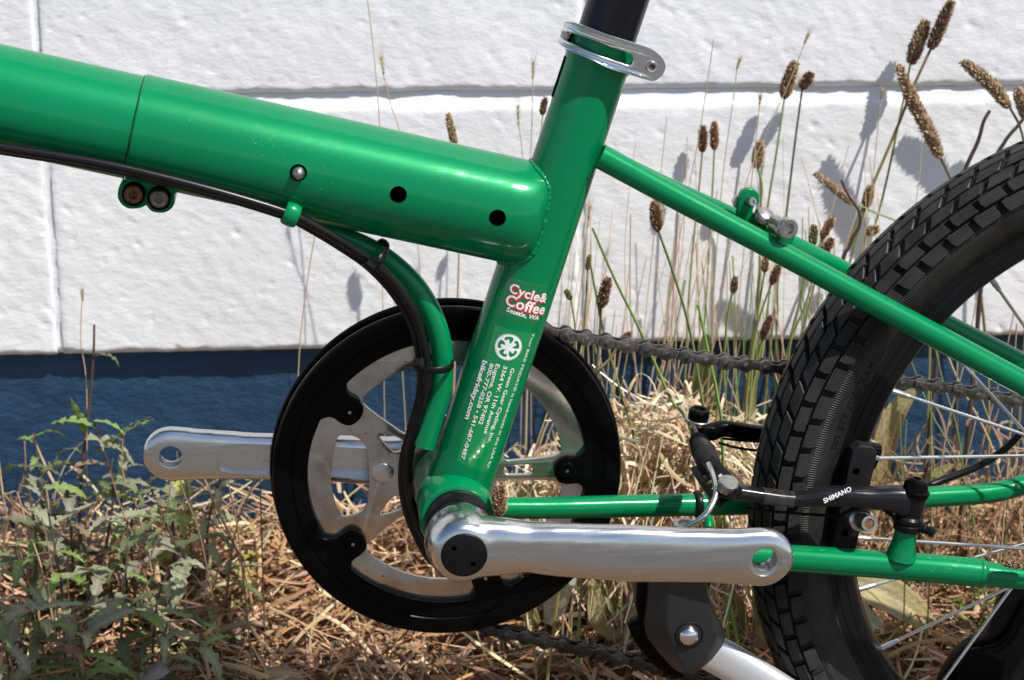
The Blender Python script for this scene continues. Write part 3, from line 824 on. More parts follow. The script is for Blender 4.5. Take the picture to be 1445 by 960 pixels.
# --- cranks
def superellipse(n=40, e=3.2):
    out = []
    for k in range(n):
        t = 2 * pi * k / n; c_, s_ = cos(t), sin(t)
        out.append((math.copysign(abs(c_) ** (2 / e), c_), math.copysign(abs(s_) ** (2 / e), s_)))
    return out
def crank_body(side):
    # side -1: near arm, points along +CU_; side +1: far arm, along -CU_
    du = CU_ if side < 0 else -CU_
    mb = MB()
    pr = superellipse(40, 2.7 if side < 0 else 3.4)
    us = [0.0, 0.012, 0.024, 0.036, 0.05, 0.07, 0.095, 0.12, 0.14, 0.152, 0.160, CRL] + [CRL + 0.0172 * sin(a) for a in (0.25, 0.5, 0.75, 0.95, 1.12, 1.26, 1.38, 1.47)]
    def lerp(tab, x):
        for (a, b), (c_, d) in zip(tab, tab[1:]):
            if x <= c_:
                t = (x - a) / (c_ - a); t = t * t * (3 - 2 * t); return b + (d - b) * t
        return tab[-1][1]
    if side < 0:
        H = [(0, .0190), (.018, .0172), (.034, .0148), (.06, .0162), (.10, .0170), (.13, .0160), (.152, .0166), (CRL, .0178)]
        T = [(0, .011), (.02, .0105), (.05, .0088), (.10, .0080), (.15, .0076), (CRL, .0074)]
        YC = [(0, -.0725), (.03, -.0735), (.06, -.0765), (.11, -.0800), (CRL, -.0815)]
        WC = [(0, 0.0), (.03, .0012), (.08, .0), (CRL, 0)]
    else:
        H = [(0, .0180), (.02, .0170), (.04, .0156), (.08, .0150), (.12, .0150), (.15, .0162), (CRL, .0178)]
        T = [(0, .009), (.03, .0075), (.10, .0064), (CRL, .0064)]
        YC = [(0, .060), (.03, .060), (.08, .0640), (CRL, .0670)]
        WC = [(0, 0), (CRL, 0)]
    rows = []
    for u in us:
        h = lerp(H, min(u, CRL)); 
        if u > CRL: h = H[-1][1] * sqrt(max(0.0, 1 - ((u - CRL) / 0.0173) ** 2))
        t = lerp(T, min(u, CRL))
        if u > CRL: t *= 0.75 + 0.25 * sqrt(max(0, 1 - ((u - CRL) / 0.0173) ** 2))
        yc = lerp(YC, min(u, CRL)); wc = lerp(WC, min(u, CRL))
        rows.append([Vector((0, yc, 0)) + du * u + CW_ * (wc + h * a) + Vector((0, t * b, 0)) for a, b in pr])
    n = len(pr); vs = [v for r in rows for v in r]; fs = []
    for i in range(len(rows) - 1):
        for k in range(n): fs.append((i * n + k, i * n + (k + 1) % n, (i + 1) * n + (k + 1) % n, (i + 1) * n + k))
    fs.append(tuple(range(n))); fs.append(tuple((len(rows) - 1) * n + k for k in range(n)))
    mb.add(vs, fs)
    if side < 0: prof = [(0, -.0545), (.0165, -.0545), (.0196, -.056), (.0208, -.059), (.0209, -.068), (.0203, -.0735), (.0188, -.0785), (.0165, -.0825), (.0140, -.0845), (0, -.0845)]
    else: prof = [(0, .050), (.0175, .050), (.019, .052), (.019, .068), (.017, .072), (0, .073)]
    vs, fs = lathe_data(prof, (0, 0, 0), (0, 1, 0), 56); mb.add(vs, fs)
    me = mb.mesh(None)
    o = link('crank_arm', me, ALU, BIKE)
    md = o.modifiers.new('r', 'REMESH'); md.mode = 'VOXEL'; md.voxel_size = 0.0016
    md = o.modifiers.new('s', 'SMOOTH'); md.factor = 0.5; md.iterations = 9
    md = o.modifiers.new('d', 'SUBSURF'); md.levels = 2; md.render_levels = 2
    bake(o)
    if not o.data.materials: o.data.materials.append(ALU)
    pc = du * CRL
    y0, y1 = (-.1, -.06) if side < 0 else (.05, .09)
    cs = [cyl('cutter', pc + Vector((0, y0, 0)), pc + Vector((0, y1, 0)), 0.0073, ALU, None, 40)]
    yf = -0.0881 if side < 0 else 0.0606
    # chamfer round the hole on the near face
    v_, f_ = lathe_data([(0, -0.004), (0.0110, -0.004), (0.0080, 0.0008), (0.0070, 0.0022), (0, 0.0022)], pc + Vector((0, yf, 0)), (0, 1, 0), 40)
    if side < 0:
        v_, f_ = lathe_data([(0, -0.004), (0.0092, -0.004), (0.0092, 0.0012), (0.0070, 0.0016), (0, 0.0016)], pc + Vector((0, yf, 0)), (0, 1, 0), 40)
        cs.append(link('cutter', mesh_from(v_, f_, None, fixn=True), ALU))
        cs.append(cyl('cutter', (0, -0.1, 0), (0, -0.0805, 0), 0.0130, ALU, None, 48))
    else:
        # pocket in the inner face, narrowing towards the hub
        L_ = [(-0.0305, 0.0085), (-0.0305, -0.0085), (-0.085, -0.0098), (-0.132, -0.0098), (-0.1405, -0.0060), (-0.1415, 0.0), (-0.1405, 0.0060), (-0.132, 0.0098), (-0.085, 0.0098)]
        lp = [((CU_ * a + CW_ * b).x, (CU_ * a + CW_ * b).z) for a, b in L_]
        pk = plate_xz('cutter', [round_loop(lp, 4)], 0.0566, 0.0065, ALU, None, 0.0)
        pk.rotation_euler = (0, 0, 0); cs.append(pk)
    cut(o, cs)
    return o
near_crank = crank_body(-1); near_crank['label'] = 'near crank arm without a pedal'
far_crank = crank_body(1); far_crank['label'] = 'far crank arm behind the chainring'
def thread(parent, pc, y0, y1):
    mb = MB(); n = 5
    for i in range(n):
        y = y0 + (y1 - y0) * (i + 0.5) / n
        pts = [pc + Vector((0.0073 * cos(2 * pi * k / 32), y, 0.0073 * sin(2 * pi * k / 32))) for k in range(32)]
        mb.add(*sweep(pts, [0.00035] * 32, 6, closed=True, up=Vector((1, 0, 0))))
    mb.build('pedal_thread', STEEL, parent)
thread(near_crank, CU_ * CRL, -0.086, -0.0765); thread(far_crank, -CU_ * CRL, 0.0615, 0.072)
def build_cap():
    cap = lathe('dust_cap', [(0, 0.0), (0.0128, 0.0), (0.0128, 0.0034), (0.0122, 0.0042), (0.008, 0.0049), (0.0, 0.0052)], (0, -0.0805, 0), (0, -1, 0), BLACK_SATIN, near_crank, 48)
    cs = []
    for px, py in ((640.5, 774.5), (667.5, 796.5)):
        q = P(px, py, -0.0852); cs.append(cyl('cutter', q + Vector((0, -0.004, 0)), q + Vector((0, 0.0025, 0)), 0.0016, DARK_HOLE, None, 20))
    cut(cap, cs)
build_cap()
def crank_text(body, u, w, size, rot, y, mat):
    me = text_mesh(body, size, 0.0, extrude=0.00025)
    R_ = Matrix.Rotation(rot, 4, 'Z'); me.transform(R_)
    for v in me.vertices:
        a, b, d = v.co; q = CU_ * (u + a) + CW_ * (w + b); v.co = (q.x, y - d, q.z)
    me.update(); return link('stamped_mark', me, mat, far_crank)
crank_text('EH', -0.1505, 0.001, 0.0062, radians(-90), 0.0605, ALU)
crank_text('172', -0.112, 0.0, 0.0085, radians(180), 0.0630, ALU)

# --- chainring: steel plate, guard rings, bolts
CY = 0.044
def build_chainring():
    loops = [circle_loop(0, 0, 0.0905, 120)]
    def pol(a, r): return (r * cos(radians(a)), r * sin(radians(a)))
    def opening(a0, a1, inner):
        mid = (a0 + a1) / 2; w = (a1 - a0) / 2; lp = []
        for f in (-0.86, -0.6, -0.3, 0, 0.3, 0.6, 0.86): lp.append(pol(mid + w * f, 0.0722))
        lp += [pol(mid + w * 0.97, 0.0700), pol(mid + w, 0.0655), pol(mid + w, 0.056), pol(mid + w * 0.97, 0.046)]
        lp += [pol(mid + w * f, inner(abs(f))) for f in (0.9, 0.6, 0.3, 0, -0.3, -0.6, -0.9)]
        lp += [pol(mid - w * 0.97, 0.046), pol(mid - w, 0.056), pol(mid - w, 0.0655), pol(mid - w * 0.97, 0.0700)]
        loops.append(round_loop(lp, 3))
    for a0, a1 in ((6.9, 65.1), (78.9, 138.2), (221.8, 281.1), (294.9, 353.1)): opening(a0, a1, lambda f: 0.0365)
    lp = [pol(180 + d, 0.0722) for d in (-20, -13, -6, 0, 6, 13, 20)] + [pol(203, 0.0698), pol(204.5, 0.0640), pol(204.0, 0.0580), pol(200, 0.0525), pol(192, 0.0495), pol(186, 0.0484), pol(180, 0.0481), pol(174, 0.0484), pol(168, 0.0495), pol(160, 0.0525), pol(156.0, 0.0580), pol(155.5, 0.0640), pol(157, 0.0698)]
    loops.append(round_loop(lp, 3))
    for a in (0, 72, 288):
        loops.append(round_loop([pol(a - 3.4, 0.0525), pol(a, 0.0532), pol(a + 3.4, 0.0525), pol(a + 4.4, 0.048), pol(a + 5.0, 0.040), pol(a + 3.8, 0.0350), pol(a - 3.8, 0.0350), pol(a - 5.0, 0.040), pol(a - 4.4, 0.048)], 3))
    for sg in (-1, 1):
        loops.append(round_loop([pol(180 + sg * d, r) for d, r in ((31.5, 0.0500), (34.0, 0.0490), (38.5, 0.0400), (38.0, 0.0315), (31, 0.0310), (23.5, 0.0350), (24.5, 0.0390), (28.5, 0.0460))], 3))
    ring_o = plate_xz('chainring', loops, CY, 0.0016, PLATE, BIKE, 0.0004)
    ring_o['label'] = 'dusty steel chainring plate'
    # teeth, hidden between the guards
    tl = []
    for k in range(46):
        a = 2 * pi * k / 46
        for da, r in ((-0.5, 0.0895), (-0.22, 0.0905), (-0.10, 0.0960), (0.10, 0.0960), (0.22, 0.0905)):
            t = a + da * 2 * pi / 46; tl.append((r * cos(t), r * sin(t)))
    plate_xz('tooth_ring', [tl, circle_loop(0, 0, 0.086, 90)], CY + 0.0042, 0.001, CHAIN_DARK, ring_o)
    # guards
    g = lathe('chain_guard', [(0.0862, CY - 0.0022), (0.0862, CY - 0.0052), (0.0872, CY - 0.0062), (0.0950, CY - 0.0066), (0.0956, CY - 0.0060), (0.0962, CY - 0.0060), (0.0968, CY - 0.0066), (0.1040, CY - 0.0070), (0.1066, CY - 0.0062), (0.1076, CY - 0.0044), (0.1076, CY - 0.0026), (0.1060, CY - 0.0018)], (0, 0, 0), (0, 1, 0), BLACK_GLOSS, ring_o, 160, 25, closed_profile=True)
    lathe('chain_guard', [(0.086, CY + 0.0085), (0.086, CY + 0.0060), (0.1050, CY + 0.0062), (0.1085, CY + 0.0070), (0.1092, CY + 0.0085), (0.1085, CY + 0.0100), (0.105, CY + 0.0105)], (0, 0, 0), (0, 1, 0), BLACK_GLOSS, ring_o, 160, 25, closed_profile=True)
    for k in range(5):
        a = radians(72 * k); ca, sa = cos(a), sin(a)
        def rt(x, z): return (x * ca - z * sa, x * sa + z * ca)
        lp = [rt(x, z) for x, z in ((0.0885, 0.0150), (0.0855, 0.0128), (0.0825, 0.0092), (0.0790, 0.0080), (0.0735, 0.0082), (0.0685, 0.0062), (0.0665, 0.0), (0.0685, -0.0062), (0.0735, -0.0082), (0.0790, -0.0080), (0.0825, -0.0092), (0.0855, -0.0128), (0.0885, -0.0150))]
        plate_xz('guard_tab', [round_loop(lp, 3)], CY - 0.0042, 0.0022, BLACK_GLOSS, ring_o, 0.0008)
        x, z = rt(0.0735, 0)
        lathe('tab_boss', [(0.0058, 0.0), (0.0054, 0.0010), (0.0044, 0.0013), (0.0016, 0.0008), (0.0, 0.0008)], (x, CY - 0.0063, z), (0, -1, 0), BLACK_GLOSS, ring_o, 28)
        lathe('ring_bolt', [(0.0011, 0), (0.0010, 0.0004), (0, 0.0006)], (x, CY - 0.0071, z), (0, -1, 0), STEEL, ring_o, 12)
    lathe('hub_boss', [(0, -0.0042), (0.016, -0.0042), (0.0185, -0.0030), (0.019, 0.0), (0.0, 0.0)], (0, CY, 0), (0, 1, 0), STEEL, ring_o, 48)
    q = P(540, 667, CY - 0.0018)
    me = plate_mesh([[(0.0066 * cos(2 * pi * i / 40), 0.0056 * sin(2 * pi * i / 40)) for i in range(40)]], 0.0002, 0.0003)
    me.transform(Matrix.Translation(q) @ Matrix(((1, 0, 0, 0), (0, 0, -1, 0), (0, 1, 0, 0), (0, 0, 0, 1)))); smooth(me, 40)
    link('rivet', me, ALU, ring_o)
    return ring_o
CHAINRING = build_chainring()

# --- chain
def build_chain():
    chain = group_part('chain', BIKE)
    pitch = 0.0127
    def plate(w_end, w_mid):
        lp = []
        n = 10
        for k in range(n + 1):
            t = -pi / 2 + pi * k / n + 0.0
            lp.append((pitch / 2 + w_end * cos(t), w_end * sin(t)))
        lp.append((pitch * 0.18, w_mid)); lp.append((0, w_mid * 0.94)); lp.append((-pitch * 0.18, w_mid))
        for k in range(n + 1):
            t = pi / 2 + pi * k / n
            lp.append((-pitch / 2 + w_end * cos(t), w_end * sin(t)))
        lp.append((-pitch * 0.18, -w_mid)); lp.append((0, -w_mid * 0.94)); lp.append((pitch * 0.18, -w_mid))
        return lp
    def xz(me, y): 
        me.transform(Matrix(((1, 0, 0, 0), (0, 0, -1, y), (0, 1, 0, 0), (0, 0, 0, 1)))); return me
    def joined(meshes):
        bm = bmesh.new()
        for q in meshes: bm.from_mesh(q)
        me = bpy.data.meshes.new('link'); bm.to_mesh(me); bm.free(); smooth(me, 35); return me
    def vf(vs, fs): return mesh_from(vs, fs, None, fixn=True)
    ro, ri = 0.0044, 0.0046
    outer = [xz(plate_mesh([plate(ro, 0.0025)], 0.0003, 0.0002, 1), s * 0.0037) for s in (-1, 1)]
    for s in (-1, 1):
        outer.append(vf(*lathe_data([(0.0, -0.0049), (0.0013, -0.0049), (0.0018, -0.0046), (0.0018, 0.0046), (0.0013, 0.0049), (0, 0.0049)], (s * pitch / 2, 0, 0), (0, 1, 0), 14)))
    inner = [xz(plate_mesh([plate(ri, 0.0024)], 0.0003, 0.0002, 1), s * 0.0023) for s in (-1, 1)]
    for s in (-1, 1):
        inner.append(vf(*lathe_data([(0, -0.002), (0.0038, -0.002), (0.0038, 0.002), (0, 0.002)], (s * pitch / 2, 0, 0), (0, 1, 0), 18)))
    om, im = joined(outer), joined(inner)
    omd, imd = om.copy(), im.copy()
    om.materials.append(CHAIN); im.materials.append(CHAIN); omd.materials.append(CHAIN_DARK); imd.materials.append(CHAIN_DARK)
    yc = CY + 0.004
    def run(pl, dark, start=0):
        pts = catmull([tuple(P(a, b, yc + dy)) for a, b, dy in pl], 40)
        pts = [Vector(p) for p in pts]
        # step along the run one pitch at a time
        pos = pts[0]; i = 0; k = start
        while True:
            j = i
            while j < len(pts) and (pts[j] - pos).length < pitch: j += 1
            if j >= len(pts): break
            nx = pos + (pts[j] - pos).normalized() * pitch
            mid = (pos + nx) / 2; d = (nx - pos).normalized()
            o = link('link', (omd if k % 2 else imd) if dark else (om if k % 2 else im), None, chain)
            o.rotation_euler = (0, -atan2(d.z, d.x), atan2(d.y, d.x) * 0.0); o.location = mid
            pos = nx; i = j; k += 1
    run([(770, 466, 0), (880, 486, 0), (1000, 507, 0), (1120, 521, 0), (1270, 538, 0.002), (1340, 548, 0.002), (1445, 567, 0.002), (1560, 590, 0.002)], False)
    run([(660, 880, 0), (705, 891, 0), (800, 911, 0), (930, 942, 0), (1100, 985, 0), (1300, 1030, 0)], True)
build_chain()

# --- wheel
WC_ = Vector((0.4305, 0, -0.0217))
def build_wheel():
    wheel = group_part('rear_wheel', BIKE)
    RC0, RR = 0.2240, 0.0228
    def surf(th, v, h=0.0):                 # th angle, v across the tyre (metres from the crown, + is far side), h height
        ph = v / RR; rr = RR + h
        r = RC0 + rr * cos(ph); y = rr * sin(ph)
        return WC_ + Vector((r * cos(th), y, r * sin(th)))
    # casing
    vs = []; fs = []; uvs = []; nth = 240; nv = 44; vmax = RR * radians(148)
    for i in range(nth + 1):
        th = 2 * pi * i / nth
        for j in range(nv + 1):
            v = -vmax + 2 * vmax * j / nv
            p = surf(th, v)
            # sidewalls draw in to the bead
            y = p.y; r_ = sqrt((p.x - WC_.x) ** 2 + (p.z - WC_.z) ** 2)
            if r_ < 0.2125: y = math.copysign(max(abs(y), 0.0122 + (r_ - 0.203) * 0.35), y)
            h = 0
            if abs(v) > 0.0362 and abs(v) < 0.0404: h = 0.0006
            q = WC_ + Vector((r_ * cos(th), y, r_ * sin(th)))
            if h: q = surf(th, v, h)
            vs.append(q); uvs.append((th * 0.2468, v))
    n1 = nv + 1
    for i in range(nth):
        for j in range(nv): fs.append((i * n1 + j, i * n1 + j + 1, (i + 1) * n1 + j + 1, (i + 1) * n1 + j))
    link('tyre', mesh_from(vs, fs, 50, uvs=uvs, fixn=False), TYRE, wheel)
    # tread blocks
    NP = 78; pit = 2 * pi / NP
    def block(th0, rowdef, sg):
        # rowdef: list of (v, start, end) stations across the tyre, in pitches
        vs = []; fs = []; uv = []
        H = 0.0031; nc = len(rowdef)
        for lvl in (0, 1, 2):
            for i, (v, s, e) in enumerate(rowdef):
                ins = (0.022, 0.030, 0.055)[lvl]
                vv = v
                if lvl == 2: 
                    if i == 0: vv = v + (rowdef[1][0] - v) * 0.16
                    if i == nc - 1: vv = v + (rowdef[-2][0] - v) * 0.16
                hh = (-0.0006, H - 0.0004, H)[lvl]
                for k in range(4):
                    t = k / 3; ss = s + ins + (e - s - 2 * ins) * t
                    th = th0 + ss * pit
                    vs.append(surf(th, sg * vv, hh)); uv.append((th * 0.2468, sg * vv))
        def ix(l, i, k): return (l * nc + i) * 4 + k
        for i in range(nc - 1):
            for k in range(3): fs.append((ix(2, i, k), ix(2, i + 1, k), ix(2, i + 1, k + 1), ix(2, i, k + 1)))
        for l in (0, 1):
            for i in range(nc - 1):
                fs.append((ix(l, i, 0), ix(l, i + 1, 0), ix(l + 1, i + 1, 0), ix(l + 1, i, 0)))
                fs.append((ix(l, i, 3), ix(l + 1, i, 3), ix(l + 1, i + 1, 3), ix(l, i + 1, 3)))
            for k in range(3):
                fs.append((ix(l, 0, k), ix(l + 1, 0, k), ix(l + 1, 0, k + 1), ix(l, 0, k + 1)))
                fs.append((ix(l, nc - 1, k), ix(l, nc - 1, k + 1), ix(l + 1, nc - 1, k + 1), ix(l + 1, nc - 1, k)))
        return vs, fs, uv
    def rows(sg):
        o = 0.0 if sg < 0 else 0.5
        return [
            [(0.0007, o + 0.02, o + 0.92), (0.0032, o + 0.08, o + 0.96), (0.0058, o + 0.20, o + 1.02)],
            [(0.0069, o + 0.26, o + 1.06), (0.0096, o + 0.36, o + 1.18), (0.0124, o + 0.52, o + 1.34)],
            [(0.0134, o + 0.10, o + 0.94), (0.0162, o + 0.20, o + 1.06), (0.0192, o + 0.36, o + 1.20)],
            [(0.0203, o + 0.78, o + 1.60), (0.0236, o + 0.74, o + 1.62), (0.0268, o + 0.70, o + 1.56)],
            [(0.0280, o + 0.22, o + 1.04), (0.0318, o + 0.18, o + 1.02), (0.0352, o + 0.16, o + 0.94)],
        ]
    rest_v, rest_f, rest_u = [], [], []
    for sg in (-1, 1):
        for rd in rows(sg):
            for k in range(NP):
                th0 = k * pit; deg = math.degrees(th0) % 360
                vs, fs, uv = block(th0, rd, sg)
                if 102 <= deg <= 218 and not (sg > 0 and rd[0][0] > 0.015):
                    link('tread_block', mesh_from(vs, fs, 25, uvs=uv, fixn=True), TYRE, wheel)
                else:
                    o_ = len(rest_v); rest_v.extend(vs); rest_u.extend(uv); rest_f.extend([tuple(i + o_ for i in f) for f in fs])
    r = link('tread', mesh_from(rest_v, rest_f, 25, uvs=rest_u, fixn=True), TYRE, wheel); r['kind'] = 'stuff'
    # raised lettering on the sidewall
    me = text_mesh('MAX INFLATE PSI', 0.0066, 0.0001, extrude=0.0002, spacing=1.15)
    for v in me.vertices:
        a, b, d = v.co; th = radians(158) + a / 0.2125; r_ = 0.2112 + b
        y = -(0.0128 + (r_ - 0.203) * 0.62 + 0.0010) - d * 2
        v.co = WC_ + Vector((r_ * cos(th), y, r_ * sin(th)))
    me.update(); link('tyre_lettering', me, RUBBER, wheel)
    # rim
    prof = [(0.1850, 0.0), (0.1862, -0.006), (0.1890, -0.0108), (0.1905, -0.0118), (0.1912, -0.0120), (0.1945, -0.0121), (0.1948, -0.0118), (0.1952, -0.0121), (0.2000, -0.0122), (0.2003, -0.0119), (0.2007, -0.0122), (0.2062, -0.0123), (0.2082, -0.0132), (0.2090, -0.0124), (0.2090, -0.0105), (0.2000, -0.0100), (0.1960, 0.0)]
    full = prof + [(r_, -y) for r_, y in reversed(prof[1:-1])]
    lathe('rim', full, WC_, (0, 1, 0), RIM, wheel, 240, 25, closed_profile=True)
    # hub, to the right of the picture
    lathe('hub', [(0.005, -0.066), (0.005, -0.036), (0.016, -0.034), (0.034, -0.031), (0.036, -0.029), (0.034, -0.027), (0.022, -0.02), (0.020, 0.0), (0.022, 0.018), (0.034, 0.024), (0.036, 0.026), (0.034, 0.028), (0.016, 0.032), (0.016, 0.05), (0.005, 0.052), (0.005, 0.066)], WC_, (0, 1, 0), ALU, wheel, 48)
    # spokes: (nipple pixel, a pixel further along, flange side)
    SP = [((1262, 553), (1445, 613), -1), ((1228, 650), (1445, 647), 1), ((1207, 757), (1445, 771), -1), ((1200, 836), (1445, 773), 1), ((1232, 920), (1420, 830), -1), ((1288, 1014), (1430, 830), 1), ((1394, 386), (1445, 462), 1), ((1362, 505), (1445, 608), -1)]
    done = []
    for (a, b), (c_, d), sg in SP:
        n0 = P(a, b, sg * 0.001); v0 = n0 - WC_; t = atan2(v0.z, v0.x); done.append(t)
        n0 = WC_ + Vector((0.1860 * cos(t), sg * 0.002, 0.1860 * sin(t)))
        q = P(c_, d, sg * 0.014); dr = Vector((q.x - n0.x, 0, q.z - n0.z)).normalized()
        w = WC_ - n0; k = dr.dot(Vector((w.x, 0, w.z))) - 0.004
        e = n0 + dr * k; e.y = sg * 0.029
        spoke(wheel, n0, e)
    for k in range(28):
        t = 2 * pi * (k + 0.5) / 28
        if 2.05 < t % (2 * pi) < 4.05: continue
        sg = 1 if k % 2 else -1; s2 = 1 if (k // 2) % 2 else -1
        n0 = WC_ + Vector((0.186 * cos(t), sg * 0.002, 0.186 * sin(t))); a2 = t + s2 * 1.35
        spoke(wheel, n0, WC_ + Vector((0.033 * cos(a2), sg * 0.029, 0.033 * sin(a2))))
def spoke(wheel, n0, e):
    d = (e - n0).normalized()
    s = tube('spoke', [n0, e], 0.00105, STEEL_BRIGHT, wheel, 10)
    lathe('nipple', [(0.0019, -0.001), (0.0019, 0.008), (0.0016, 0.009), (0.0016, 0.012), (0.0010, 0.0125)], n0, d, STEEL_BRIGHT, wheel, 10)
build_wheel()

# --- brake
def rounded_bar(name, pl, mat, parent, e=3.0, n=8, seg=28):
    # pl: (px, py, Y, half height px, half depth m)
    rows = []
    for px, py, Y, h, t in pl:
        p = P(px, py, Y); rows.append((p.x, p.y, p.z, h / S(p), t))
    rows = catmull(rows, n); pr = superellipse(seg, e); vs = []; fs = []
    for i, r in enumerate(rows):
        p = Vector(r[:3]); a = Vector(rows[max(i - 1, 0)][:3]); b = Vector(rows[min(i + 1, len(rows) - 1)][:3])
        t = (b - a).normalized(); yv = Vector((0, 1, 0)); yv = (yv - t * yv.dot(t)).normalized(); up = yv.cross(t)
        for c_, s_ in pr: vs.append(p + up * (c_ * r[3]) + yv * (s_ * r[4]))
    for i in range(len(rows) - 1):
        for k in range(seg): fs.append((i * seg + k, i * seg + (k + 1) % seg, (i + 1) * seg + (k + 1) % seg, (i + 1) * seg + k))
    fs.append(tuple(range(seg))); fs.append(tuple((len(rows) - 1) * seg + k for k in range(seg)))
    return link(name, mesh_from(vs, fs, 40, fixn=True), mat, parent)
def build_brake():
    BLACK_ARM = mk('black_brake_enamel', (0.007, 0.007, 0.008), 0.25, rvar=0.08, var=0.25, spec=0.42)
    arm = rounded_bar('brake_arm', [(1012, 690, -0.040, 8, 0.004), (1022, 692, -0.040, 11, 0.0055), (1060, 697, -0.041, 10, 0.0052), (1100, 703, -0.042, 9.5, 0.005), (1130, 704, -0.043, 9.5, 0.005), (1160, 701, -0.044, 12.5, 0.006), (1195, 700, -0.045, 14, 0.0068), (1230, 702, -0.046, 15, 0.007), (1262, 704, -0.047, 19, 0.0072), (1286, 710, -0.048, 23, 0.0070)], BLACK_ARM, BIKE, 3.0)
    arm['label'] = 'near black brake arm with white lettering'
    pb = P(1274, 772, -0.048); pt = P(1292, 688, -0.048)
    ax = (pt - pb).normalized(); L = (pt - pb).length
    lathe('pivot_boss', [(0.0092, -0.007), (0.0080, -0.001), (0.0071, 0.003), (0.0068, 0.007), (0.0068, L * 0.36), (0, L * 0.36)], pb, ax, GREEN, arm, 40)
    lathe('pivot', [(0, L * 0.30), (0.0082, L * 0.30), (0.0084, L * 0.34), (0.0084, L * 0.40), (0.0074, L * 0.42), (0.0083, L * 0.44), (0.0083, L * 0.50), (0.0070, L * 0.54), (0.0074, L * 0.60), (0.0076, L * 0.90), (0.0072, L * 0.97), (0, L * 0.98)], pb, ax, BLACK_SATIN, arm, 44)
    lathe('pivot_bolt', [(0.0086, -0.0045), (0.0088, -0.0018), (0.0074, -0.0010), (0.0071, 0.0016), (0.0060, 0.0042), (0.0036, 0.0056), (0.0024, 0.0057), (0.0022, 0.0038), (0, 0.0038)], pt, ax, BLACK_GLOSS, arm, 40)
    s0 = P(1296, 743, -0.052); s1 = P(1318, 752, -0.058)
    lathe('spring_screw', [(0, 0), (0.0030, 0), (0.0032, 0.004), (0.0026, 0.005), (0.0026, 0.0072), (0.0032, 0.0076), (0.0030, 0.0102), (0.0014, 0.0104), (0.0012, 0.009), (0, 0.009)], s0, s1 - s0, BLACK_SATIN, arm, 24)
    ptube('return_spring', [(1052, 717, -0.041, 2.0), (1080, 721, -0.042, 2.1), (1130, 725, -0.043, 2.1), (1180, 728, -0.045, 2.3), (1196, 722, -0.047, 2.8), (1215, 714, -0.050, 3.2), (1240, 715, -0.051, 3.2), (1258, 727, -0.051, 3.2), (1272, 742, -0.050, 3.2)], BLACK_GLOSS, arm, 6, 14)
    # scuffed tape on the arm
    rounded_bar('worn_band', [(1076, 699.5, -0.0412, 10.6, 0.0056), (1098, 702.6, -0.0419, 10.2, 0.0054), (1119, 705, -0.0425, 10.6, 0.0054)], MATS.get('worn_black') or mk('worn_black', (0.05, 0.048, 0.045), 0.30, metal=0.5, var=0.6, vscale=160), arm, 3.4)
    # lettering
    me = text_mesh('SHIMANO', 0.0070, 0.00018, shear=0.1, spacing=1.02)
    a = P(1162, 708, -0.0535); b = P(1201, 690, -0.0535)
    ex = (b - a).normalized(); ey = Vector((0, 0.30, 0.9)); ey = (ey - ex * ey.dot(ex)).normalized(); ez = ex.cross(ey)
    w = max(v.co.x for v in me.vertices) - min(v.co.x for v in me.vertices); k = (b - a).length / w
    mid = (a + b) / 2
    for v in me.vertices: v.co = mid + ex * (v.co.x * k) + ey * (v.co.y * k)
    me.update(); link('lettering', me, LETTER_WHITE, arm)
    # pad
    pc0 = P(1219, 628, -0.0185); pc1 = P(1187, 772, -0.0185)
    pax = (pc1 - pc0).normalized(); pw = Vector((-pax.z, 0, pax.x))
    def pq(a, b): q = pc0 + pax * a + pw * b; return (q.x, q.z)
    Lp = (pc1 - pc0).length; hw = 0.0066
    pad = plate_xz('brake_pad', [[pq(0.0, -hw + 0.003), pq(0.0, hw - 0.003), pq(0.003, hw), pq(Lp, hw), pq(Lp, -hw), pq(0.003, -hw)]], -0.0185, 0.0052, RUBBER, BIKE, 0.0010)
    cs = []
    for px, py in ((1208, 666), (1192, 752)):
        q = P(px, py, -0.0237); cs.append(cyl('cutter', q + Vector((0, -0.003, 0)), q + Vector((0, 0.004, 0)), 0.0024, DARK_HOLE, None, 20))
    cut(pad, cs)
    b0 = P(1202, 728, -0.024); b1 = P(1229, 740, -0.055)
    lathe('pad_bolt', [(0, 0), (0.0064, 0), (0.0064, 0.010), (0.0070, 0.011), (0.0070, 0.015), (0.0050, 0.016), (0.0050, 0.0285), (0.0046, 0.0295), (0.0030, 0.0295), (0.0027, 0.0265), (0, 0.0262)], b0, b1 - b0, STEEL, pad, 32)
    lathe('hex_socket', [(0.0030, 0.0), (0.0, 0.0002)], b0 + (b1 - b0).normalized() * 0.0290, b1 - b0, RUST, pad, 6)
    # far arm
    far = rounded_bar('brake_arm', [(978, 606, 0.044, 9, 0.005), (990, 608, 0.044, 13, 0.0062), (1005, 609, 0.044, 12, 0.0055), (1022, 605, 0.044, 11, 0.0045), (1060, 611, 0.045, 11.5, 0.0048), (1110, 618, 0.046, 12, 0.005), (1180, 630, 0.048, 14, 0.006), (1235, 645, 0.050, 20, 0.0065)], BLACK_GLOSS, BIKE, 3.2)
    far['label'] = 'far black brake arm behind the tyre'
    q = P(984, 602, 0.044)
    lathe('washer', [(0, 0), (0.0078, 0), (0.0080, 0.0006), (0.0080, 0.0026), (0.0074, 0.0030), (0, 0.0030)], q + Vector((0, 0, 0.0025)), (0.12, -0.1, 1), STEEL_BRIGHT, far, 36)
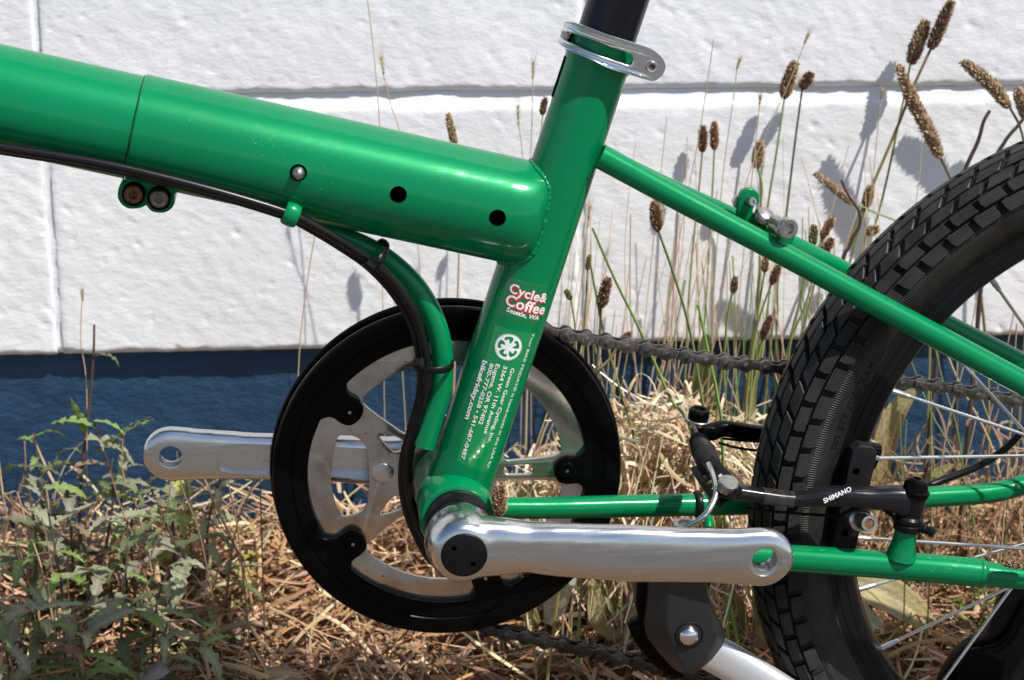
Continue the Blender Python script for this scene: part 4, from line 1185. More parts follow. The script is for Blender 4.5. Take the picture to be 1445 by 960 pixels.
    lathe('anchor_bolt', [(0, 0), (0.0064, 0), (0.0066, 0.001), (0.0066, 0.0050), (0.0056, 0.0064), (0.0036, 0.0066), (0.0030, 0.0052), (0, 0.0050)], q + Vector((0.0004, 0, 0.0055)), (0.12, -0.1, 1), BLACK_GLOSS, far, 36)
    ptube('return_spring', [(1020, 619, 0.044, 2), (1050, 622, 0.044, 2), (1095, 624, 0.046, 2)], BLACK_GLOSS, far, 6, 12)
    ptube('spring_wire', [(1014, 625, 0.042, 2), (1040, 632, 0.042, 2), (1070, 636, 0.044, 2), (1100, 637, 0.045, 2)], CHAIN_DARK, far, 6, 12)
    # far pad
    d = Vector((0, 0.037, 0)); o2 = link('brake_pad', pad.data, None, BIKE); o2.location = d
    # boot, wire, noodle and its holder
    ptube('brake_wire', [(977, 598, 0.038, 2.6), (984, 612, 0.030, 2.6), (990, 626, 0.022, 2.6)], CHAIN, BIKE, 4, 12)
    a = P(984, 620, 0.026); b = P(1004, 662, -0.014)
    L = (b - a).length; prof = [(0, 0), (0.0042, 0)]
    for k in range(6):
        h = 0.0008 + L * 0.085 * k; prof += [(0.0052 + 0.00035 * k, h), (0.0056 + 0.00035 * k, h + L * 0.03), (0.0048 + 0.00035 * k, h + L * 0.06)]
    prof += [(0.0072, L * 0.62), (0.0072, L * 0.82), (0.0058, L * 0.97), (0, L)]
    lathe('rubber_boot', prof, a, b - a, RUBBER, BIKE, 32)
    # holder: two straps with windows
    e0 = P(1000, 652, -0.010); e1 = P(1030, 690, -0.040)
    for nm, off in (('noodle_holder', Vector((0.0, -0.006, 0.001))), ('noodle_holder', Vector((-0.0045, 0.002, -0.006)))):
        d = (e1 - e0); Lh = d.length; dx = d.normalized(); dz = Vector((0.75, -0.1, 0.42)); dz = (dz - dx * dz.dot(dx)).normalized(); dn = dx.cross(dz)
        def box(cx, w): return [(cx - w, -0.0016), (cx + w, -0.0016), (cx + w, 0.0016), (cx - w, 0.0016)]
        me = plate_mesh([round_loop([(-0.003, 0.0042), (Lh + 0.003, 0.0050), (Lh + 0.005, 0.0), (Lh + 0.003, -0.0050), (-0.003, -0.0042), (-0.0045, 0)], 4), box(Lh * 0.22, 0.0021), box(Lh * 0.44, 0.0021), box(Lh * 0.66, 0.0021)], 0.0004, 0.0003)
        for v in me.vertices: v.co = e0 + off + dx * v.co.x + dz * v.co.y + dn * v.co.z
        me.update(); smooth(me, 35); link(nm, me, BLACK_SATIN, BIKE)
    q = P(1028, 683, -0.045)
    lathe('holder_rivet', [(0, -0.004), (0.0058, -0.004), (0.0058, -0.001), (0.0062, -0.0008), (0.0062, 0.0014), (0.0054, 0.0022), (0, 0.0024)], q, (0.1, -0.35, 1), STEEL, BIKE, 36)
    ptube('noodle', [(1000, 655, -0.018, 4.0), (1005, 668, -0.030, 4.4), (1010, 686, -0.041, 4.4), (1009, 703, -0.048, 4.4), (999, 722, -0.054, 4.4), (985, 735, -0.055, 4.4), (968, 745, -0.053, 4.4), (950, 760, -0.050, 4.4), (930, 785, -0.045, 4.4)], ALU, BIKE, 8, 18)
    # kickstand top bolt and clamp on the stays
    c = P(966, 746, -0.010); lathe('stand_bolt', [(0, -0.003), (0.0076, -0.003), (0.0078, 0.0), (0.0078, 0.0028), (0.0070, 0.0038), (0.0040, 0.0040), (0.0036, 0.0026), (0, 0.0026)], c, (0, -0.1, 1), STEEL, BIKE, 36)
    ptube('cable_stop', [(998, 728, -0.014, 6), (1000, 738, -0.018, 6), (1000, 750, -0.022, 6)], GREEN, BIKE, 4, 20)
    ring('cable_tie', P(985, 712, 0.024), (1, 0, 0), 0.0082, 0.0082, 0.0007, BLACK_SATIN, BIKE, 3.0)
build_brake()

# --- kickstand
def build_kickstand():
    lp = [(916, 800), (996, 800), (1000, 838), (1008, 862), (1020, 884), (1025, 897), (1020, 912), (1004, 932), (984, 948), (966, 953), (950, 944), (930, 922), (914, 902), (910, 886), (914, 850)]
    Yk = -0.030
    pn = [(946, 800), (992, 800), (997, 838), (1004, 862), (1011, 882), (1013, 896), (1006, 912), (994, 930), (980, 944), (968, 948), (958, 930), (950, 908), (943, 890), (941, 872), (943, 840)]
    a_ = [Vector((x, -0.014, z)) for x, z in pxloop(lp, -0.020)]; b_ = [Vector((x, -0.0225, z)) for x, z in pxloop(lp, -0.0225)]; c_ = [Vector((x, -0.0302, z)) for x, z in pxloop(pn, -0.0302)]
    n = len(lp); vs = a_ + b_ + c_
    fs = [tuple(range(2 * n, 3 * n)), tuple(range(n - 1, -1, -1))]
    for l in (0, 1):
        for k in range(n): fs.append((l * n + k, l * n + (k + 1) % n, (l + 1) * n + (k + 1) % n, (l + 1) * n + k))
    body = link('kickstand', mesh_from(vs, fs, None, fixn=True), CHARCOAL, BIKE)
    md = body.modifiers.new('b', 'BEVEL'); md.width = 0.0008; md.segments = 3; md.limit_method = 'ANGLE'; md.angle_limit = radians(16)
    bake(body); smooth(body.data, 40)
    sk = [(905, 830), (985, 830), (1004, 880), (1008, 905), (985, 938), (962, 956), (944, 952), (918, 930), (901, 906), (895, 893), (903, 886), (910, 884)]
    s = plate_xz('stand_skirt', [round_loop(pxloop(sk, -0.014), 2)], -0.006, 0.0070, BLACK_GLOSS, body, 0.0022)
    c = P(972, 897, -0.0300)
    lathe('pivot_ring', [(0.0092, -0.0004), (0.0086, 0.0006), (0.0074, 0.0002), (0.0070, -0.0004)], c, (0, -1, 0), BLACK_SATIN, body, 40)
    lathe('pivot_dome', [(0.0064, -0.0006), (0.0062, 0.0012), (0.0050, 0.0030), (0.0030, 0.0041), (0, 0.0046)], c, (0, -1, 0), ALU_POLISH, body, 40)
    # leg runs back and down to the ground
    a = P(975, 905, -0.012); b = P(1085, 968, -0.020)
    d = (b - a).normalized(); k = (ground_z(b.x, b.y) - a.z) / d.z
    e = a + d * k; e.y -= 0.05
    rows = catmull([(*a, 0.0118), (*b, 0.0118), (*(a + (e - a) * 0.6), 0.0108), (*e, 0.0095)], 8)
    tube('stand_leg', [r[:3] for r in rows], [r[3] for r in rows], ALU_PAINT, body, 28, flat=None, profile=[(x * 0.6, y) for x, y in superellipse(28, 2.6)], up=Vector((0, -1, 0)))
    # clamp plate that holds the stand to the stays
    plate_xz('stand_mount', [round_loop(pxloop([(934, 785), (986, 785), (990, 830), (922, 830)], -0.012), 3)], -0.008, 0.012, BLACK_SATIN, body, 0.002)
build_kickstand()

# --- rear changer, its cable
def build_changer():
    der = plate_xz('rear_derailleur', [round_loop(pxloop([(1330, 985), (1345, 930), (1372, 905), (1395, 895), (1412, 850), (1428, 812), (1470, 810), (1480, 870), (1462, 910), (1470, 960), (1440, 1000)], 0.060), 4), circle_loop(P(1398, 940, 0.06).x, P(1398, 940, 0.06).z, 0.008)], 0.062, 0.004, BLACK_SATIN, BIKE, 0.0015)
    lathe('jockey_wheel', [(0.004, -0.003), (0.016, -0.003), (0.019, -0.001), (0.019, 0.001), (0.016, 0.003), (0.004, 0.003)], P(1380, 950, 0.052), (0, 1, 0), BLACK_GLOSS, der, 22)
    ptube('cage_bar', [(1345, 960, 0.054, 7), (1380, 925, 0.054, 9), (1420, 905, 0.054, 8), (1450, 850, 0.056, 8)], BLACK_GLOSS, der, 6, 16)
    plate_xz('cage_plate', [round_loop(pxloop([(1384, 912), (1402, 862), (1436, 805), (1470, 800), (1440, 870), (1408, 912)], 0.07), 4)], 0.070, 0.0015, CHARCOAL, der, 0.0004)
    ptube('gear_cable_loop', [(1300, 690, 0.058, 5.5), (1335, 676, 0.062, 5.5), (1382, 657, 0.064, 5.5), (1420, 632, 0.064, 5.5), (1450, 600, 0.064, 5.5), (1490, 560, 0.064, 5.5)], BLACK_HOUSING, BIKE, 8, 16)
build_changer()

# --- stickers on the seat tube
def st_map(v_across, h, off):
    # v_across: arc length from the near-side crown towards the rear (m), h: height on the tube
    r = st_rad(h) + off; t = v_across / st_rad(h)
    return ST_A + ST_D * h + Vector((0, -1, 0)) * (r * cos(t)) - ST_N * (r * sin(t))
def st_inv(px, py):
    # pixel -> (arc, height) on the tube surface
    d = ray(px, py)
    for i in range(6000):
        q = CAM + d * (0.9 + i * 0.0001); w = q - ST_A; h = w.dot(ST_D); pr = w - ST_D * h
        if pr.length < st_rad(h): return atan2(pr.dot(-ST_N), -pr.y) * st_rad(h), h
    return 0.0, (P(px, py, 0) - ST_A).dot(ST_D)
def decal(me, a_px, b_px, mat, parent, off, name, fit=True, up=1, dxy=(0, 0), ky=1.0):
    # lays flat lettering on the tube so that its base line runs from pixel a to pixel b
    A = Vector(st_inv(*a_px)).to_2d() if False else Vector(st_inv(*a_px)); B = Vector(st_inv(*b_px))
    ex = (B - A); L = ex.length; ex = ex / L; ey = Vector((-ex.y, ex.x)) * up
    x0 = min(v.co.x for v in me.vertices); x1 = max(v.co.x for v in me.vertices); k = L / (x1 - x0) if fit else 1.0
    bm = bmesh.new(); bm.from_mesh(me); bmesh.ops.triangulate(bm, faces=bm.faces[:])
    for _ in range(2):
        es = [e for e in bm.edges if e.calc_length() * k > 0.0022]
        if es: bmesh.ops.subdivide_edges(bm, edges=es, cuts=1); bmesh.ops.triangulate(bm, faces=bm.faces[:])
    for v in bm.verts:
        q = A + ex * ((v.co.x - x0) * k + dxy[0]) + ey * (v.co.y * k * ky + dxy[1])
        v.co = st_map(q.x, q.y, off)
    bm.to_mesh(me); bm.free(); me.update()
    return link(name, me, mat, parent)
def sheet(name, corners, mat, parent, off):
    c = [Vector(st_inv(*p)) for p in corners]; vs = []; fs = []; n = 14
    for j in range(n + 1):
        for i in range(n + 1):
            u, v = i / n, j / n
            q = (c[0] * (1 - u) + c[1] * u) * (1 - v) + (c[3] * (1 - u) + c[2] * u) * v
            ed = off if 0 < i < n and 0 < j < n else off * 0.2
            vs.append(st_map(q.x, q.y, ed))
    for j in range(n):
        for i in range(n): fs.append((j * (n + 1) + i, j * (n + 1) + i + 1, (j + 1) * (n + 1) + i + 1, (j + 1) * (n + 1) + i))
    return link(name, mesh_from(vs, fs, None, fixn=False), mat, parent)
def build_stickers():
    shop_green = mk('sticker_green', (0.003, 0.155, 0.046), 0.30, coat=0.4)
    clear_green = mk('clear_sticker', (0.0, 0.215, 0.058), 0.20, coat=0.6)
    s1 = sheet('shop_sticker', [(713, 388), (774, 402), (761, 459), (701, 446)], shop_green, BIKE, 0.00012); s1['label'] = 'small green shop sticker with white and red lettering'
    s2 = sheet('maker_sticker', [(699, 458), (758, 470), (690, 668), (645, 650)], clear_green, BIKE, 0.00010); s2['label'] = 'clear maker sticker with white address lettering'
    for body, a, b in (('Cycle&', (720, 406), (771, 421)), ('Coffee', (714.5, 422.5), (768, 437))):
        decal(text_mesh(body, 0.008, 0.00060, spacing=1.06), a, b, LETTER_RED, s1, 0.00028, 'red_lettering', dxy=(0.00055, -0.0007))
        decal(text_mesh(body, 0.008, 0.00036, spacing=1.06), a, b, LETTER_RED, s1, 0.00026, 'red_lettering', dxy=(-0.0004, -0.0003))
        decal(text_mesh(body, 0.008, 0.00020, spacing=1.06), a, b, LETTER_WHITE, s1, 0.00042, 'white_lettering')
    decal(text_mesh('Seattle, WA', 0.008, 0.00016), (715.5, 436.5), (760, 449), LETTER_WHITE, s1, 0.00030, 'white_lettering', ky=0.95)
    # cogwheel emblem
    c2 = Vector(st_inv(717.5, 490)); R_ = 0.0082
    lo = []
    for k in range(36):
        for da, r in ((-0.5, 0.92), (-0.2, 0.93), (-0.12, 1.0), (0.12, 1.0), (0.2, 0.93)):
            t = 2 * pi * (k + da) / 36; lo.append((R_ * r * cos(t), R_ * r * sin(t)))
    holes = []
    for k in range(5):
        t0 = 2 * pi * k / 5 + 0.2
        def pp(t, r): return (R_ * r * cos(t), R_ * r * sin(t))
        holes.append([pp(t0, 0.76), pp(t0 + 0.25, 0.77), pp(t0 + 0.5, 0.77), pp(t0 + 0.72, 0.75), pp(t0 + 0.86, 0.66), pp(t0 + 0.84, 0.54), pp(t0 + 0.66, 0.50), pp(t0 + 0.52, 0.58), pp(t0 + 0.36, 0.56), pp(t0 + 0.22, 0.42), pp(t0 + 0.16, 0.26), pp(t0 - 0.12, 0.34), pp(t0 - 0.18, 0.52), pp(t0 - 0.12, 0.68)])
    me = plate_mesh([lo] + holes, 0.0, 0.0)
    bm = bmesh.new(); bm.from_mesh(me); bmesh.ops.triangulate(bm, faces=bm.faces[:])
    for _ in range(3):
        es = [e for e in bm.edges if e.calc_length() > 0.0016]
        if es: bmesh.ops.subdivide_edges(bm, edges=es, cuts=1); bmesh.ops.triangulate(bm, faces=bm.faces[:])
    for v in bm.verts: v.co = st_map(c2.x + v.co.x, c2.y + v.co.y, 0.0003)
    bm.to_mesh(me); bm.free(); link('cogwheel_emblem', me, LETTER_WHITE, s2)
    lines = [('Your BIKE FRIDAY® is hand-made in the USA by:', (752.5, 470), (688, 661), 0.00005),
             ('Green Gear Cycling, Inc.', (723.4, 519.5), (689.5, 625), 0.00010), ('3364 W. 11th Avenue', (713.2, 516.5), (684.6, 612), 0.00010),
             ('Eugene, OR 97402', (702.6, 514), (677.5, 599), 0.00010), ('800-777-0258 • 541-687-0487', (694.3, 513), (652.5, 648), 0.00010), ('bikefriday.com', (684.6, 509), (659, 592), 0.00020)]
    for body, a, b, w in lines:
        decal(text_mesh(body, 0.006, w), a, b, LETTER_WHITE, s2, 0.00030, 'address_lettering', ky=0.66)
build_stickers()

# bring the parts under the holder
BIKE.location = BIKE_LOC
for ch in BIKE.children:
    ch.location = Vector(ch.location) - BIKE_LOC

# ------------------------------------------------------------------ plants
random.seed(11)
def jit(c, a=0.15):
    k = 1 + random.uniform(-a, a); return tuple(max(0, x * k * (1 + random.uniform(-a, a) * 0.4)) for x in c)
TAN = (0.56, 0.42, 0.25); TAN_PALE = (0.60, 0.47, 0.30); BROWN = (0.13, 0.072, 0.036); GREEN_STEM = (0.22, 0.28, 0.09); OLIVE = (0.30, 0.27, 0.11); TWIG = (0.085, 0.058, 0.042)
def stem_mesh(rows, col0, col1, base, seg=6):
    # rows: (x, y, z, r); stem from top to foot, coloured from col0 to col1
    vs, fs = sweep([r[:3] for r in rows], [r[3] for r in rows], seg)
    n = len(rows); cols = []
    for i in range(n):
        t = i / max(1, n - 1)
        for k in range(seg): cols.append(tuple(a + (b - a) * t for a, b in zip(col0, col1)))
    vs = [v - base for v in vs]
    return mesh_from(vs, fs, 60, cols=cols)
def to_ground(pts):
    # lengthen a path (top to foot) until it stands in the soil
    p, q = pts[-2], pts[-1]; d = (q - p).normalized()
    d = Vector((d.x * 0.45, d.y * 0.3, min(d.z, -0.75))).normalized()
    e = q.copy()
    for _ in range(600):
        if e.z < ground_z(e.x, e.y) - 0.004: break
        e = e + d * 0.002
    return pts + ([e] if (e - q).length > 0.004 else [])
def head_mesh(axis, r0, base, cols, bumps=230, seg=14):
    # axis: list of points from foot to tip
    pts = [Vector(p) for p in catmull([tuple(a) for a in axis], max(4, 14 // (len(axis) - 1)))]
    n = len(pts); mb = MB()
    def prof(t): return r0 * (0.55 + 0.45 * min(1, t * 6)) * (1 - max(0, (t - 0.55) / 0.45) ** 2 * 0.62)
    vs, fs = sweep(pts, [prof(i / (n - 1)) * 0.78 for i in range(n)], seg)
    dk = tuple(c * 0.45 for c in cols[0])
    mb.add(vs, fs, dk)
    ga = 2.39996
    for b in range(bumps):
        t = (b + 0.5) / bumps; f = t * (n - 1); i = min(n - 2, int(f)); p = pts[i].lerp(pts[i + 1], f - i)
        tg = (pts[i + 1] - pts[i]).normalized()
        u = Vector((0, -1, 0)); u = (u - tg * u.dot(tg)).normalized(); v = tg.cross(u)
        a = b * ga + random.uniform(-0.3, 0.3)
        rd = u * cos(a) + v * sin(a); sd = tg.cross(rd)
        rr = prof(t); L = r0 * random.uniform(0.34, 0.60); w = r0 * random.uniform(0.17, 0.27)
        o = p + rd * rr * 0.70; tip = p + rd * (rr * 0.80 + L * 0.75) + tg * L * random.uniform(0.4, 1.0) + sd * random.uniform(-w, w) * 0.6
        c = jit(random.choice(cols), 0.25)
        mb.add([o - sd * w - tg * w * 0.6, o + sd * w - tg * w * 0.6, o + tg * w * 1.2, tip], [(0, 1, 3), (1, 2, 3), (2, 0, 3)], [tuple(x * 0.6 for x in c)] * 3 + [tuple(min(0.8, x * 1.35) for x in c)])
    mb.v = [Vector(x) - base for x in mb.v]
    return mb.mesh(None, fixn=False)
HEAD_BROWN = [(0.30, 0.175, 0.10), (0.40, 0.25, 0.15), (0.20, 0.115, 0.065), (0.54, 0.39, 0.25)]
HEAD_TAN = [(0.54, 0.38, 0.23), (0.42, 0.27, 0.16), (0.66, 0.52, 0.35), (0.30, 0.18, 0.10)]
HEAD_DARK = [(0.19, 0.11, 0.07), (0.27, 0.165, 0.10), (0.13, 0.075, 0.048), (0.40, 0.28, 0.18)]
HEAD_GREEN = [(0.20, 0.22, 0.08), (0.32, 0.27, 0.14), (0.45, 0.40, 0.24), (0.15, 0.13, 0.06)]
def seed_stalk(label, head, r_px, stem, d, cols=HEAD_BROWN, c0=GREEN_STEM, c1=OLIVE, sr=1.5, Y=None, name='plantain_stalk', group='plantain seed stalks along the wall', bumps=230):
    f = (lambda q: P(q[0], q[1], Y)) if Y is not None else (lambda q: W(q[0], q[1], d))
    ax = [f(q) for q in head]; path = to_ground([f(q) for q in stem]); base = path[-1].copy()
    o = thing(name, label, 'seed stalk', base, group)
    s = S(ax[0]); n = len(path)
    rows = catmull([(*p, (sr + 0.7 * i / n) / s) for i, p in enumerate(path)], 6)
    link('stem', stem_mesh(rows, jit(c0), jit(c1), base), STEMM, o)
    link('seed_head', head_mesh(ax, r_px / s, base, cols, bumps), HEADM, o)
    return o
SK = seed_stalk
SK('brown seed head on a green stem beneath the topmost right head, tight to the wall', [(1285, 90), (1296, 58), (1307, 30)], 10.5, [(1285, 88), (1268, 175), (1240, 300), (1200, 430), (1165, 560)], 0.018)
SK('topmost brown seed head at upper right, on a long slanting brown stem', [(1313, 69), (1328, 36), (1343, 2)], 9.5, [(1314, 68), (1288, 125), (1262, 190), (1205, 325), (1150, 470), (1110, 600)], 0.03, HEAD_DARK, (0.22, 0.13, 0.05), OLIVE, 2.0)
SK('longest seed head, leaning left over the top of the tyre', [(1327, 222), (1308, 180), (1287, 140), (1268, 93)], 10.5, [(1327, 222), (1345, 262), (1372, 340), (1390, 470), (1395, 600)], 0.036, HEAD_TAN, TWIG, OLIVE, 2.0, bumps=340)
SK('pale brown seed head leaning left at the upper right edge', [(1424, 151), (1394, 115), (1359, 88)], 10.0, [(1424, 150), (1442, 188), (1452, 260), (1450, 400), (1440, 560)], 0.03, HEAD_TAN, TWIG, OLIVE, 1.8, bumps=280)
SK('seed head cut by the right edge of the picture, above the tyre', [(1449, 168), (1442, 146), (1436, 126)], 9.0, [(1449, 168), (1458, 210), (1470, 320), (1470, 480)], 0.03, HEAD_TAN, TWIG)
SK('brown seed head before the mortar joint, left of a small round head', [(1106, 138), (1113, 114), (1122, 88)], 9.5, [(1107, 138), (1095, 220), (1083, 295), (1070, 400), (1060, 520)], 0.022)
SK('small round dark head on a thin dark stem by the mortar joint', [(1131, 125), (1138, 114), (1145, 104)], 8.5, [(1132, 126), (1122, 200), (1110, 300), (1095, 420), (1080, 560)], 0.018, HEAD_DARK, TWIG, GREEN_STEM, 1.5, bumps=120)
SK('left one of two slim upright heads above the rear stays', [(991, 214), (992, 196), (992, 178)], 7.0, [(991, 214), (986, 270), (975, 380), (968, 500)], 0.012, HEAD_DARK, sr=1.3, bumps=150)
SK('right one of two slim upright heads above the rear stays', [(1008, 211), (1008, 192), (1008, 172)], 6.8, [(1008, 211), (1005, 275), (998, 400), (990, 520)], 0.03, HEAD_BROWN, sr=1.3, bumps=150)
SK('seed head half gone to pale seed just above the hook on the stays', [(1068, 237), (1070, 218), (1073, 200)], 8.5, [(1069, 236), (1075, 262), (1073, 300), (1070, 420), (1050, 560)], 0.025, HEAD_TAN, sr=1.8)
SK('seed head lying level with its tip to the left, before the tyre top', [(1206, 288), (1180, 268), (1150, 245)], 6.8, [(1206, 288), (1235, 300), (1280, 325), (1310, 400), (1310, 560)], 0.05, HEAD_TAN, GREEN_STEM, OLIVE, 1.4)
SK('dark head beside a bare twig, left of the tyre top', [(1222, 293), (1225, 278), (1229, 263)], 7.5, [(1222, 292), (1205, 350), (1180, 440), (1150, 560)], 0.03, HEAD_BROWN, sr=1.6)
SK('little pale green head right of the silver bridge bolt', [(1147, 346), (1148, 332), (1149, 318)], 6.8, [(1146, 345), (1130, 420), (1110, 520)], 0.13, HEAD_GREEN, bumps=130)
SK('little brown head leaning right, right of the silver bridge bolt', [(1160, 336), (1168, 321), (1176, 308)], 6.8, [(1160, 335), (1140, 420), (1100, 540)], 0.12, HEAD_BROWN, bumps=130)
SK('little dark head touching the far seat stay', [(1160, 360), (1167, 349), (1174, 337)], 7.5, [(1160, 360), (1140, 440), (1115, 560)], 0.15, HEAD_DARK, bumps=130)
SK('stubby brown head beside the tyre shoulder, level with the bridge bolt', [(1222, 327), (1230, 326), (1239, 322)], 7.5, [(1222, 328), (1212, 375), (1190, 470), (1165, 580)], 0.03, HEAD_BROWN, bumps=110)
SK('sharp upright brown head below the middle of the near seat stay', [(928, 325), (926, 304), (925, 284)], 9.0, [(929, 326), (950, 385), (972, 460), (990, 560), (1000, 640)], 0.22, HEAD_BROWN, (0.13, 0.20, 0.07), OLIVE, 2.0, bumps=280)
SK('dark crumbling head just above the chain, right of the seat tube', [(848, 434), (853, 414), (858, 393)], 8.5, [(848, 435), (846, 475), (838, 560), (830, 640)], 0.23, HEAD_DARK, TWIG, GREEN_STEM, 1.8, bumps=200)
SK('small green bud tilting left, close right of the seat tube sticker', [(806, 423), (802, 416), (798, 409)], 4.8, [(806, 423), (812, 470), (812, 560), (805, 640)], 0.20, HEAD_GREEN, sr=1.4, bumps=80)
SK('small slim green bud, upright right of the seat tube', [(829, 381), (830, 371), (832, 360)], 4.2, [(829, 381), (826, 440), (820, 540), (815, 620)], 0.20, HEAD_GREEN, sr=1.3, bumps=90)
SK('small dark head with a pale tip above the chain middle', [(1034, 414), (1036, 403), (1038, 391)], 5.6, [(1033, 415), (1026, 450), (1022, 500), (1010, 600)], 0.19, HEAD_DARK, bumps=110)
SK('short head tucked under the near seat stay below the hook', [(1079, 384), (1080, 372), (1081, 362)], 5.8, [(1079, 384), (1070, 440), (1060, 540)], 0.17, HEAD_BROWN, bumps=90)
SK('slanting dark head under the near seat stay, left of the tyre', [(1089, 401), (1094, 388), (1099, 375)], 6.6, [(1088, 402), (1070, 455), (1058, 520), (1050, 620)], 0.18, HEAD_DARK, bumps=130)
SK('slim brown head before the edge of the blue foot, left of the tyre', [(1075, 480), (1081, 463), (1088, 446)], 6.6, [(1075, 480), (1068, 520), (1055, 600)], 0.17, HEAD_DARK, bumps=130)
SK('split tan head rising behind the middle of the main tube', [(642, 206), (637, 183), (632, 161)], 6.5, [(642, 208), (648, 300), (646, 420), (640, 560)], 0.06, HEAD_TAN, TAN, TAN, 1.4, bumps=130)
SK('dark head half hidden by the left side of the seat tube', [(765, 162), (767, 150), (770, 138)], 5.5, [(766, 162), (760, 230), (752, 350), (745, 500)], 0.06, HEAD_DARK, TAN, TAN, 1.2, bumps=90)
SK('dark shrivelled head lying over the upper chain', [(872, 486), (881, 478), (890, 470)], 6.0, [(872, 487), (862, 505), (838, 535), (820, 600)], 0.30, HEAD_DARK, OLIVE, OLIVE, 2.0, bumps=110)
def special_stalks():
    ax = [P(704, 727, -0.036), P(705, 706, -0.036), P(707, 684, -0.036)]
    path = [P(704, 728, -0.036), P(708, 750, -0.034), P(722, 790, -0.010), P(745, 830, 0.07), P(752, 880, 0.10)]
    path = to_ground(path); base = path[-1]
    o = thing('plantain_stalk', 'thick brown seed head leaning on the green stay just above the near crank', 'seed stalk', base, 'plantain seed stalks along the wall')
    link('stem', stem_mesh(catmull([(*p, 0.0008) for p in path], 6), OLIVE, OLIVE, base), STEMM, o)
    link('seed_head', head_mesh(ax, 0.0042, base, HEAD_BROWN, 320), HEADM, o)
    ax = [P(1455, 797, -0.066), P(1434, 795, -0.066), P(1415, 793, -0.066)]
    path = [P(1455, 797, -0.066), P(1475, 810, -0.066), P(1500, 860, -0.07), P(1505, 940, -0.07)]
    path = to_ground(path); base = path[-1]
    o = thing('plantain_stalk', 'brown seed head lying along the near chain stay at the right edge', 'seed stalk', base, 'plantain seed stalks along the wall')
    link('stem', stem_mesh(catmull([(*p, 0.0008) for p in path], 6), OLIVE, OLIVE, base), STEMM, o)
    link('seed_head', head_mesh(ax, 0.0034, base, HEAD_BROWN, 200), HEADM, o)
special_stalks()

# wild barley: thin straw stems with bristly ears
def barley(label, ear, stem, d, awn=40, r=1.2, col=TAN):
    a = W(*ear[0], d); b = W(*ear[1], d); s = S(a)
    path = to_ground([W(*q, d) for q in stem]); base = path[-1].copy()
    o = thing('wild_barley', label, 'grass stalk', base, 'dry grass stalks along the wall')
    c = jit(col)
    link('stem', stem_mesh(catmull([(*p, r * 0.62 / s) for p in path], 6), c, c, base, 5), STRAW, o)
    if awn:
        mb = MB(); ax = (b - a); L = ax.length; ax.normalize(); u = Vector((0, -1, 0)).cross(ax).normalized(); v = ax.cross(u)
        for k in range(16):
            t = k / 16; p = a + ax * L * t; an = k * 2.4; rd = u * cos(an) + v * sin(an)
            w = 1.3 / s; q = p + ax * (6 / s) + rd * (2.6 / s)
            cc = jit(TAN, 0.2)
            mb.add([p - u * w, p + u * w, p + v * w, q], [(0, 1, 3), (1, 2, 3), (2, 0, 3)], cc)
            e = q + (ax + rd * random.uniform(0.05, 0.25)).normalized() * (awn / s) * random.uniform(0.6, 1.0)
            w = 0.22 / s
            mb.add([q - u * w, q + u * w, q + v * w, e], [(0, 1, 3), (1, 2, 3), (2, 0, 3)], cc)
        mb.v = [x - base for x in mb.v]
        link('ear', mb.mesh(None, fixn=False), STRAW, o)
barley('bristly dry ear above the middle of the main tube', [(542, 106), (538, 82)], [(541, 104), (552, 150), (566, 195), (588, 330), (596, 470)], 0.06, 34)
barley('bare straw stalk crossing the mortar joint left of the bristly ear', [(0, 0), (0, 1)], [(516, -20), (526, 60), (534, 150), (538, 240), (540, 420)], 0.05, 0)
barley('bristly dry ear high beside the seat tube collar', [(752, 112), (753, 88)], [(752, 110), (750, 190), (745, 330), (738, 480)], 0.05, 28)
barley('bristly dry ear low beside the seat tube, over the main tube', [(732, 178), (731, 150)], [(732, 176), (737, 215), (744, 300), (748, 450)], 0.06, 34)
barley('tall bent straw stalk rising above the slim upright heads', [(0, 0), (0, 1)], [(1007, 55), (1000, 105), (985, 200), (972, 265), (952, 380), (935, 520)], 0.10, 0)
barley('faint straw stalk with a small ear, right of the slim upright heads', [(1040, 98), (1044, 84)], [(1040, 98), (1034, 145), (1020, 250), (1008, 400), (1000, 520)], 0.07, 14)
barley('straw stalk crossing before the head at the mortar joint', [(1135, 62), (1141, 48)], [(1136, 60), (1110, 125), (1080, 190), (1052, 262), (1020, 400), (1000, 540)], 0.12, 16)
barley('straw stalk just left of the seed head above the hook', [(1072, 148), (1073, 136)], [(1072, 146), (1066, 205), (1056, 300), (1040, 460)], 0.09, 10)
barley('short straw stalk between the seat tube and the slim heads', [(0, 0), (0, 1)], [(941, 165), (933, 240), (920, 360), (905, 520)], 0.05, 0)
barley('bristly dry ear pressed to the right side of the seat tube', [(829, 322), (833, 290)], [(829, 320), (824, 380), (814, 450), (808, 560)], 0.15, 30)
barley('lone straw stalk below the main tube, left of the chainring top', [(0, 0), (0, 1)], [(450, 300), (438, 370), (428, 440), (422, 505), (420, 600)], 0.10, 0, 1.5)
barley('straw stalk under the curved strut, right of the cables', [(0, 0), (0, 1)], [(545, 345), (552, 400), (562, 470), (570, 560)], 0.06, 0)
barley('thin straw stalk beside the red weed stem at the left', [(117, 425), (116, 410)], [(116, 420), (114, 480), (121, 530), (123, 600), (122, 720)], 0.09, 10, 1.3)
barley('straw stalk in front of the joint at the tyre top, upper right', [(1243, 140), (1246, 128)], [(1243, 138), (1237, 200), (1228, 280), (1205, 420), (1190, 540)], 0.05, 10)
barley('straw stalk behind the longest seed head, right of the tyre top', [(0, 0), (0, 1)], [(1302, 185), (1296, 260), (1285, 330), (1260, 460)], 0.05, 0)

